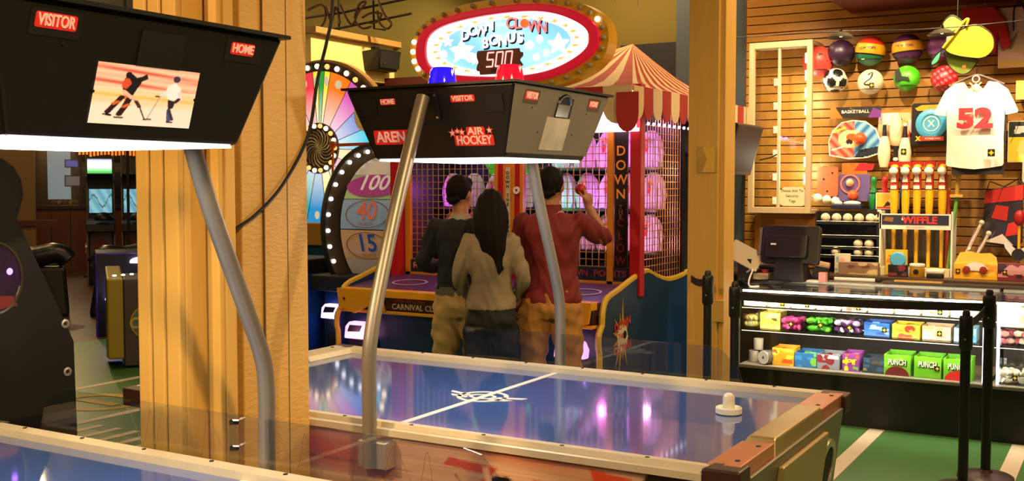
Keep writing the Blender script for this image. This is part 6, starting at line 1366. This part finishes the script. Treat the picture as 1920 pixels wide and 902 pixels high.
# small goods on the back counter
def packbox(label, x, y, w_, h_, d_, base, cols, seed, txt=None, tc='#f0e8d8', name='toy_box', tagx=None, z=.89):
    c = carton(label, x, z, w_, h_, d_, base, cols, seed, txt, tc, y=y, open_=False, name=name, cat='box', group='boxed toys on the back counter', tagx=tagx); return c
packbox('pale printed card box standing by the baseball rack', -2.0, 8.66, .12, .16, .03, '#d8d0b0', ['#8ab0a0', '#e8a88a', '#f0ead8'], 61)
pk = packbox('low brown tray of small packets before the baseball rack', -1.86, 8.58, .30, .10, .07, '#a08060', ['#8a4a4a', '#c8b06a', '#6a4a6a', '#e0c890'], 62)
packbox('yellow toy box with red lettering before the bat stand', -1.60, 8.70, .16, .20, .04, '#e0b41c', ['#e8c83a', '#d8701c'], 63, 'TOY', '#c83a1c')
bx_ = packbox('black box topped by a blue disc before the bat stand', -1.57, 8.60, .14, .09, .06, '#141018', ['#2a2030', '#8a2a3a', '#3a3a6a'], 64)
MB(fy(.0, .02, .13)).lathe([(.06, 0), (.06, .01), (.05, .016), (0, .016)], n=26).build('blue_disc', mat('disc_sky', '#4aa4cc', .35), bx_)
jr = thing('yellow_jar', 'small yellow tub with a pale lid before the bats', 'tub', (-1.43, 8.62, .89)); MB().lathe([(.05, 0), (.055, .01), (.055, .08), (.05, .085)], n=20).build('tub', mat('tub_yellow', '#c89a2a', .4), jr, smooth=40); MB().lathe([(.057, .085), (.057, .10), (.05, .105)], n=20).build('lid', WHITE, jr); MB(fy(0, -.056, .045)).prism(circle(.02, 14), 0, .002).build('mark', DARK, jr)
st_ = thing('white_stapler', 'small white and black toy by the yellow tub', 'toy', (-1.30, 8.62, .89)); MB().box(-.06, .06, -.03, .03, 0, .03).build('base', DARK, st_, bevel=.006); MB().box(-.065, .065, -.03, .03, .03, .065).build('shell', WHITE, st_, bevel=.012)
cbx = packbox('yellow die-cut box with a toy buggy picture', -1.02, 8.62, .30, .12, .05, '#e0a820', ['#e8c04a', '#d88a1c'], 66, tagx=-.12)
MB(fy(0, .02, .11)).prism([(-.15, 0), (.15, 0), (.14, .06), (.10, .09), (.02, .085), (-.04, .10), (-.11, .09), (-.13, .05)], 0, .006).build('die_cut_top', mat('diecut_yellow', '#e0b43a', .5), cbx)
MB(fy(.0, -.003, .10)).prism([(-.09, -.03), (-.06, .01), (-.01, .035), (.05, .02), (.09, -.02), (.03, -.035)], 0, .003).build('buggy_body', mat('buggy_white', '#d8cfc8', .5), cbx)
for x in (-.06, .055): MB(fy(x, -.006, .075)).lathe([(.026, 0), (.026, .008), (.01, .009)], n=16).build('buggy_wheel', mat('buggy_red', '#8a2418', .5), cbx)
packbox('maroon printed box at the end of the back counter', -.76, 8.62, .22, .13, .06, '#7a2a34', ['#c88a8a', '#e8d0c0', '#3a1c24'], 67, tagx=-.06)
wt = thing('winged_toy', 'white and black winged toy on a stick', 'toy', (-.74, 8.72, .89)); MB().cyl((0, 0, 0), (0, 0, .46), .01, n=8).build('stick', mat('bat_yellow', '#e0a814', .4), wt)
for s_ in (-1, 1): MB(fy(0, -.01, .26)).prism([(0, -.05), (s_*.11, .06), (s_*.09, -.02), (s_*.03, -.10)], 0, .02).build('wing', mat('wing_pale', '#d0ccc8', .5), wt)
MB(Matrix.Translation((0, 0, .46))).sph((0, 0, 0), (.04, .04, .06), 12, 8).build('red_tip', RED, wt, smooth=60); MB(fy(0, -.012, .19)).prism(circle(.045, 16), 0, .02).build('dark_body', DARK, wt)
swd = thing('toy_sword', 'long green toy sword leaning beside the yellow bats', 'toy sword', (-1.215, 8.80, .89)); MB().tube([(-.03, 0, 0), (.01, 0, .40), (.03, .02, .62)], [.012, .014, .014], 8).build('blade', mat('sword_green', '#5a9a3a', .4), swd); MB().tube([(.03, .02, .62), (.035, .02, .80)], .016, 8).build('grip', mat('sword_gold', '#c8a04a', .4), swd); MB(fy(.03, 0, .62)).box(-.045, .045, -.01, .01, -.02, .02).build('guard', mat('sword_gold', '#c8a04a', .4), swd)
MB(fy(.03, -.0, .80)).prism(star(.05, 5, .55), -.01, .01).build('pommel', mat('pommel_amber', '#c8882a', .4), swd)
rs = thing('toy_sword', 'red toy sword behind the green one', 'toy sword', (-1.26, 8.86, .89)); MB().tube([(0, 0, 0), (.01, 0, .5), (.01, 0, .66)], .013, 8).build('blade', mat('sword_red', '#c8483a', .4), rs); MB().tube([(.01, 0, .66), (.012, 0, .78)], .016, 8).build('grip', mat('sword_gold', '#c8a04a', .4), rs)
for i, (x0, x1, z1, lb_) in enumerate(((-1.175, -1.0, .42, 'clear wrapped wand leaning toward the drawstring bag'), (-1.10, -.95, .34, 'second clear wrapped wand lying lower against the first'))):
    wn = thing('wrapped_wand', lb_, 'wand', (0, 0, 0), 0, 'clear wrapped wands'); wn.location = (x0, 8.70, .89); dx = x1-x0
    MB().tube([(0, 0, .02), (dx*.7, .04, z1*.7), (dx, .06, z1)], [.012, .012, .012], 8).build('wand', mat('wand_pale', '#e0c8b0', .4), wn); MB().tube([(dx*.5, .02, z1*.5), (dx*.85, .04, z1*.85), (dx*1.15, .07, z1*1.22)], [.018, .03, .045], 10).build('wrapper', glass('bin_acrylic', (.93, .93, .9), .2), wn); MB(Matrix.Translation((dx, .06, z1))).sph((0, 0, 0), .02, 10, 8).build('bead', WHITE, wn)
# yellow fabric kite
kt = thing('fabric_kite', 'yellow and green fabric petal kite hanging above the jersey', 'kite', (-1.11, 8.1, 2.60))
def petal(poly, m_, y, nm='petal', edge=True):
    o_ = MB(fy(0, y, 0)).prism([(v.x, v.y) for v in bez([(a, b, 0) for (a, b) in poly]+[(poly[0][0], poly[0][1], 0)], 5)[:-1]], 0, .004).build(nm, m_, kt)
    if edge: MB(fy(0, y-.004, 0)).tube([(v.x, v.y, .002) for v in bez([(a, b, 0) for (a, b) in poly]+[(poly[0][0], poly[0][1], 0)], 5)[:-1]], .0035, 5, closed=True).build('petal_binding', DARK, o_)
KY = mat('kite_yellow', '#b89c10', .6); KG = mat('kite_lime', '#76892a', .6); KT = mat('kite_teal', '#4a9a78', .6)
petal([(-.10, -.04), (.0, .06), (.12, .10), (.22, .03), (.235, -.07), (.17, -.13), (.06, -.12), (-.04, -.09)], KY, 0); petal([(-.10, -.04), (-.02, -.09), (.10, -.13), (.13, -.15), (.08, -.22), (.02, -.23), (-.05, -.17)], KG, .03)
petal([(-.10, -.05), (-.12, -.13), (-.16, -.16), (-.17, -.14), (-.14, -.09)], KT, .02); petal([(-.09, .06), (-.1, .13), (-.05, .18), (.0, .16), (.04, .11), (.02, .06), (-.04, .04)], KG, .04); 
petal([(-.06, .05), (.03, .09), (.06, .04), (.04, -.05), (-.05, -.03)], mat('kite_red', '#b8342c', .6), .015, 'red_heart'); petal([(-.08, -.03), (-.06, .05), (-.0, .02), (-.02, -.04)], mat('kite_pink', '#c87a9a', .6), .01, 'pink_heart')
MB(fy(0, -.012, 0)).tube(bez([(-.09, -.05, 0), (-.02, .04, 0), (.04, .12, 0), (.07, .14, 0), (.06, .09, 0)], 5), .010, 6).build('yellow_stem', KY, kt); MB().tube([(0, 0, .16), (0, 0, .42)], .002, 5).build('line', DARK, kt); MB(fy(.05, -.006, -.19)).box(-.012, .012, -.015, .015, 0, .002).build('label_patch', mat('brown_print', '#8a5a2a', .5), kt)
# red garment, top shelf goods
rg = thing('red_hooded_top', 'red garment hanging high beside the kite', 'garment', (-1.02, 8.92, 2.78)); MB(fy(0, 0, 0)).prism([(-.17, .16), (.05, .16), (.14, .05), (.18, -.14), (.12, -.17), (.09, -.06), (.07, -.2), (-.1, -.16), (-.16, -.02)], -.02, .03).build('cloth', mat('red_fleece', '#b81c1c', .85), rg, bevel=.012); hook(-1.02, 2.94)
tb = thing('pink_tote_bag', 'pale pink printed tote bag hanging at the top of the wall', 'bag', (-.80, 8.95, 2.70)); picture('print', .30, .44, 40, 50, shapes(hx('#d8b0a8'), [('p', [(.05, .3), (.5, .55), (.95, .8), (1, .5), (.6, .2)], hx('#c8a890')), ('p', [(.1, .35), (.45, .6), (.3, .3)], hx('#8a6a58')), ('p', [(.55, .1), (1, .35), (1, .05)], hx('#e8c8c8')), ('p', [(.0, .0), (.6, 0), (.6, .1), (0, .1)], hx('#d8b060'))]), PR, tb, fy(.02, -.006, 0)); MB(fy(.02, 0, 0)).prism(rrect(.31, .45, .006), -.02, .004).build('bag', mat('tote_pink', '#d0a8a0', .7), tb); MB().tube(bez([(-.03, -.015, .05), (-.03, -.02, .2), (.0, -.02, .26), (.04, -.02, .2), (.05, -.015, .03)], 5), .006, 6).build('strap', DARK, tb); hook(-.8, 2.96)
yb = thing('yellow_sheet_pack', 'yellow and black printed pack below the jersey sleeve', 'toy pack', (-.76, 8.98, 1.92)); picture('print', .18, .30, 24, 36, shapes(hx('#e0c83a'), [('p', [(0, .6), (1, .62), (1, 1), (0, 1)], hx('#2a2a28')), ('p', [(.2, .7), (.8, .72), (.7, .9), (.25, .88)], hx('#d8d8d0')), ('c', .6, .3, .25, hx('#f0e080'))]), PR, yb, fy(0, -.005, 0)); MB(fy(0, 0, 0)).prism(rrect(.19, .31, .006), -.01, .003).build('card', PAPER, yb); hook(-.76, 2.1)
yp = thing('yellow_shelf_strip', 'pale yellow lit shelf strip beside the jersey shoulder', 'shelf', (-.60, 8.95, 2.28)); MB().box(-.2, .4, -.06, .12, 0, .03).build('board', mat('strip_yellow', '#e0c85a', .5), yp); MB().box(-.2, .4, -.065, -.06, -.05, .09).build('front_strip', mat('strip_yellow', '#e0c85a', .5), yp)
cb2 = thing('clear_cup_pack', 'clear pack of pale beads low beside the drawstring bag', 'toy pack', (-.70, 8.98, 1.70)); MB(fy(0, 0, 0)).prism(rrect(.10, .18, .02), 0, .03).build('pack', mat('bead_pack', '#c8c0b8', .4, var=.4, scale=40), cb2, bevel=.008); hook(-.70, 1.8)
# ---- glass wall case
wc = thing('glass_wall_case', 'cream framed glass wall case with a paper sign inside', 'cabinet', (-2.54, 8.75, 1.36))
FC = mat('cream_frame', '#cdb48c', .5)
for (x0, x1, z0, z1) in ((-.26, -.215, 0, 1.4), (.215, .26, 0, 1.4), (-.215, .215, 0, .05), (-.215, .215, 1.35, 1.4)): MB().box(x0, x1, -.01, .03, z0, z1).build('frame_bar', FC, wc, bevel=.003)
MB().box(-.215, .215, .005, .01, .05, 1.35).build('front_pane', GLASS, wc); MB().box(-.02, .0, .0, .03, .05, 1.35).build('centre_mullion', mat('mullion_pale', '#c8c0a0', .4), wc)
for s_ in (-1, 1): MB().box(s_*.255-.003, s_*.255+.003, .03, .31, .0, 1.4).build('side_pane', GLASS, wc)
MB().box(-.26, .26, .03, .31, -.0, .03).build('floor_board', FC, wc); MB().box(-.26, .26, .03, .31, 1.37, 1.40).build('top_board', FC, wc)
for k in range(9): MB().box(.19, .205, .04, .055, .10+k*.14, .18+k*.14).build('led_strip', glow('case_led', '#fff6d0', 7), wc)
for k in range(6): MB().tube([(-.12, .30, .10+k*.2), (-.12, .16, .10+k*.2), (-.12, .15, .115+k*.2)], .004, 5).build('case_hook', CHROME, wc); MB(fy(-.12, .295, .10+k*.2)).box(-.02, .02, -.03, .03, 0, .004).build('hook_plate', WHITE, wc)
MB().tube([(-.2, .12, .44), (-.1, .1, .46), (-.02, .1, .50)], .006, 6).build('dark_arm', DARK, wc)
oct_ = [(-.10, -.06), (-.075, -.08), (.085, -.08), (.105, -.06), (.105, .05), (.08, .075), (-.07, .075), (-.10, .045)]
sgn = MB(fy(.11, .0, .14)).prism(oct_, -.002, .002).build('paper_sign', mat('sign_paper', '#efe2b4', .7), wc)
for k, t_ in enumerate(('Please Ask To', 'Security', 'Tags')): text('sign_text', t_, .032, mat('ink_brown', '#6a5a2a', .6), sgn, fy(.11, -.003, .185-k*.042), .0004, .0)
point('case_lamp', (-2.38, 8.9, 2.3), 5, (1, .95, .7), .05); point('case_lamp', (-2.38, 8.9, 1.7), 5, (1, .95, .7), .05)
MB().box(-2.83, -2.25, 9.04, 9.07, .9, 1.34).build('smooth_panel', mat('honey_panel', '#c8842c', .5), sw)
# low-voltage cable with two small shaded lamps crossing in front of the wall
wr = tag(MB().tube(bez([(-2.75, 7.9, 2.70), (-1.86, 7.9, 2.69), (-1.18, 7.9, 2.665), (-.2, 7.9, 2.70), (.6, 7.9, 2.74)], 6), .004, 6).build('lamp_wire', DARK), 'thin lamp wire stretched across the shop in front of the balls', 'wire')
for (x, z, lb_) in ((-1.86, 2.685, 'small dark shaded wire lamp above the plain purple ball'), (-1.18, 2.66, 'small dark shaded wire lamp beside the yellow kite')):
    lm = thing('wire_lamp', lb_, 'lamp', (x, 7.9, z), 0, 'wire lamps over the shop')
    MB().lathe([(.012, .0), (.05, -.008), (.095, -.04), (.093, -.043), (.045, -.014), (.01, -.008)], n=24).build('shade', mat('dark_olive_shade', '#3a3422', .4), lm, smooth=50)
    MB().cyl((0, 0, 0), (0, 0, .022), .012, n=12).build('socket', CHROME, lm); MB().sph((0, 0, -.022), .014, 10, 8).build('bulb', glow('lamp_bulb', '#fff0c8', 5), lm, smooth=60)
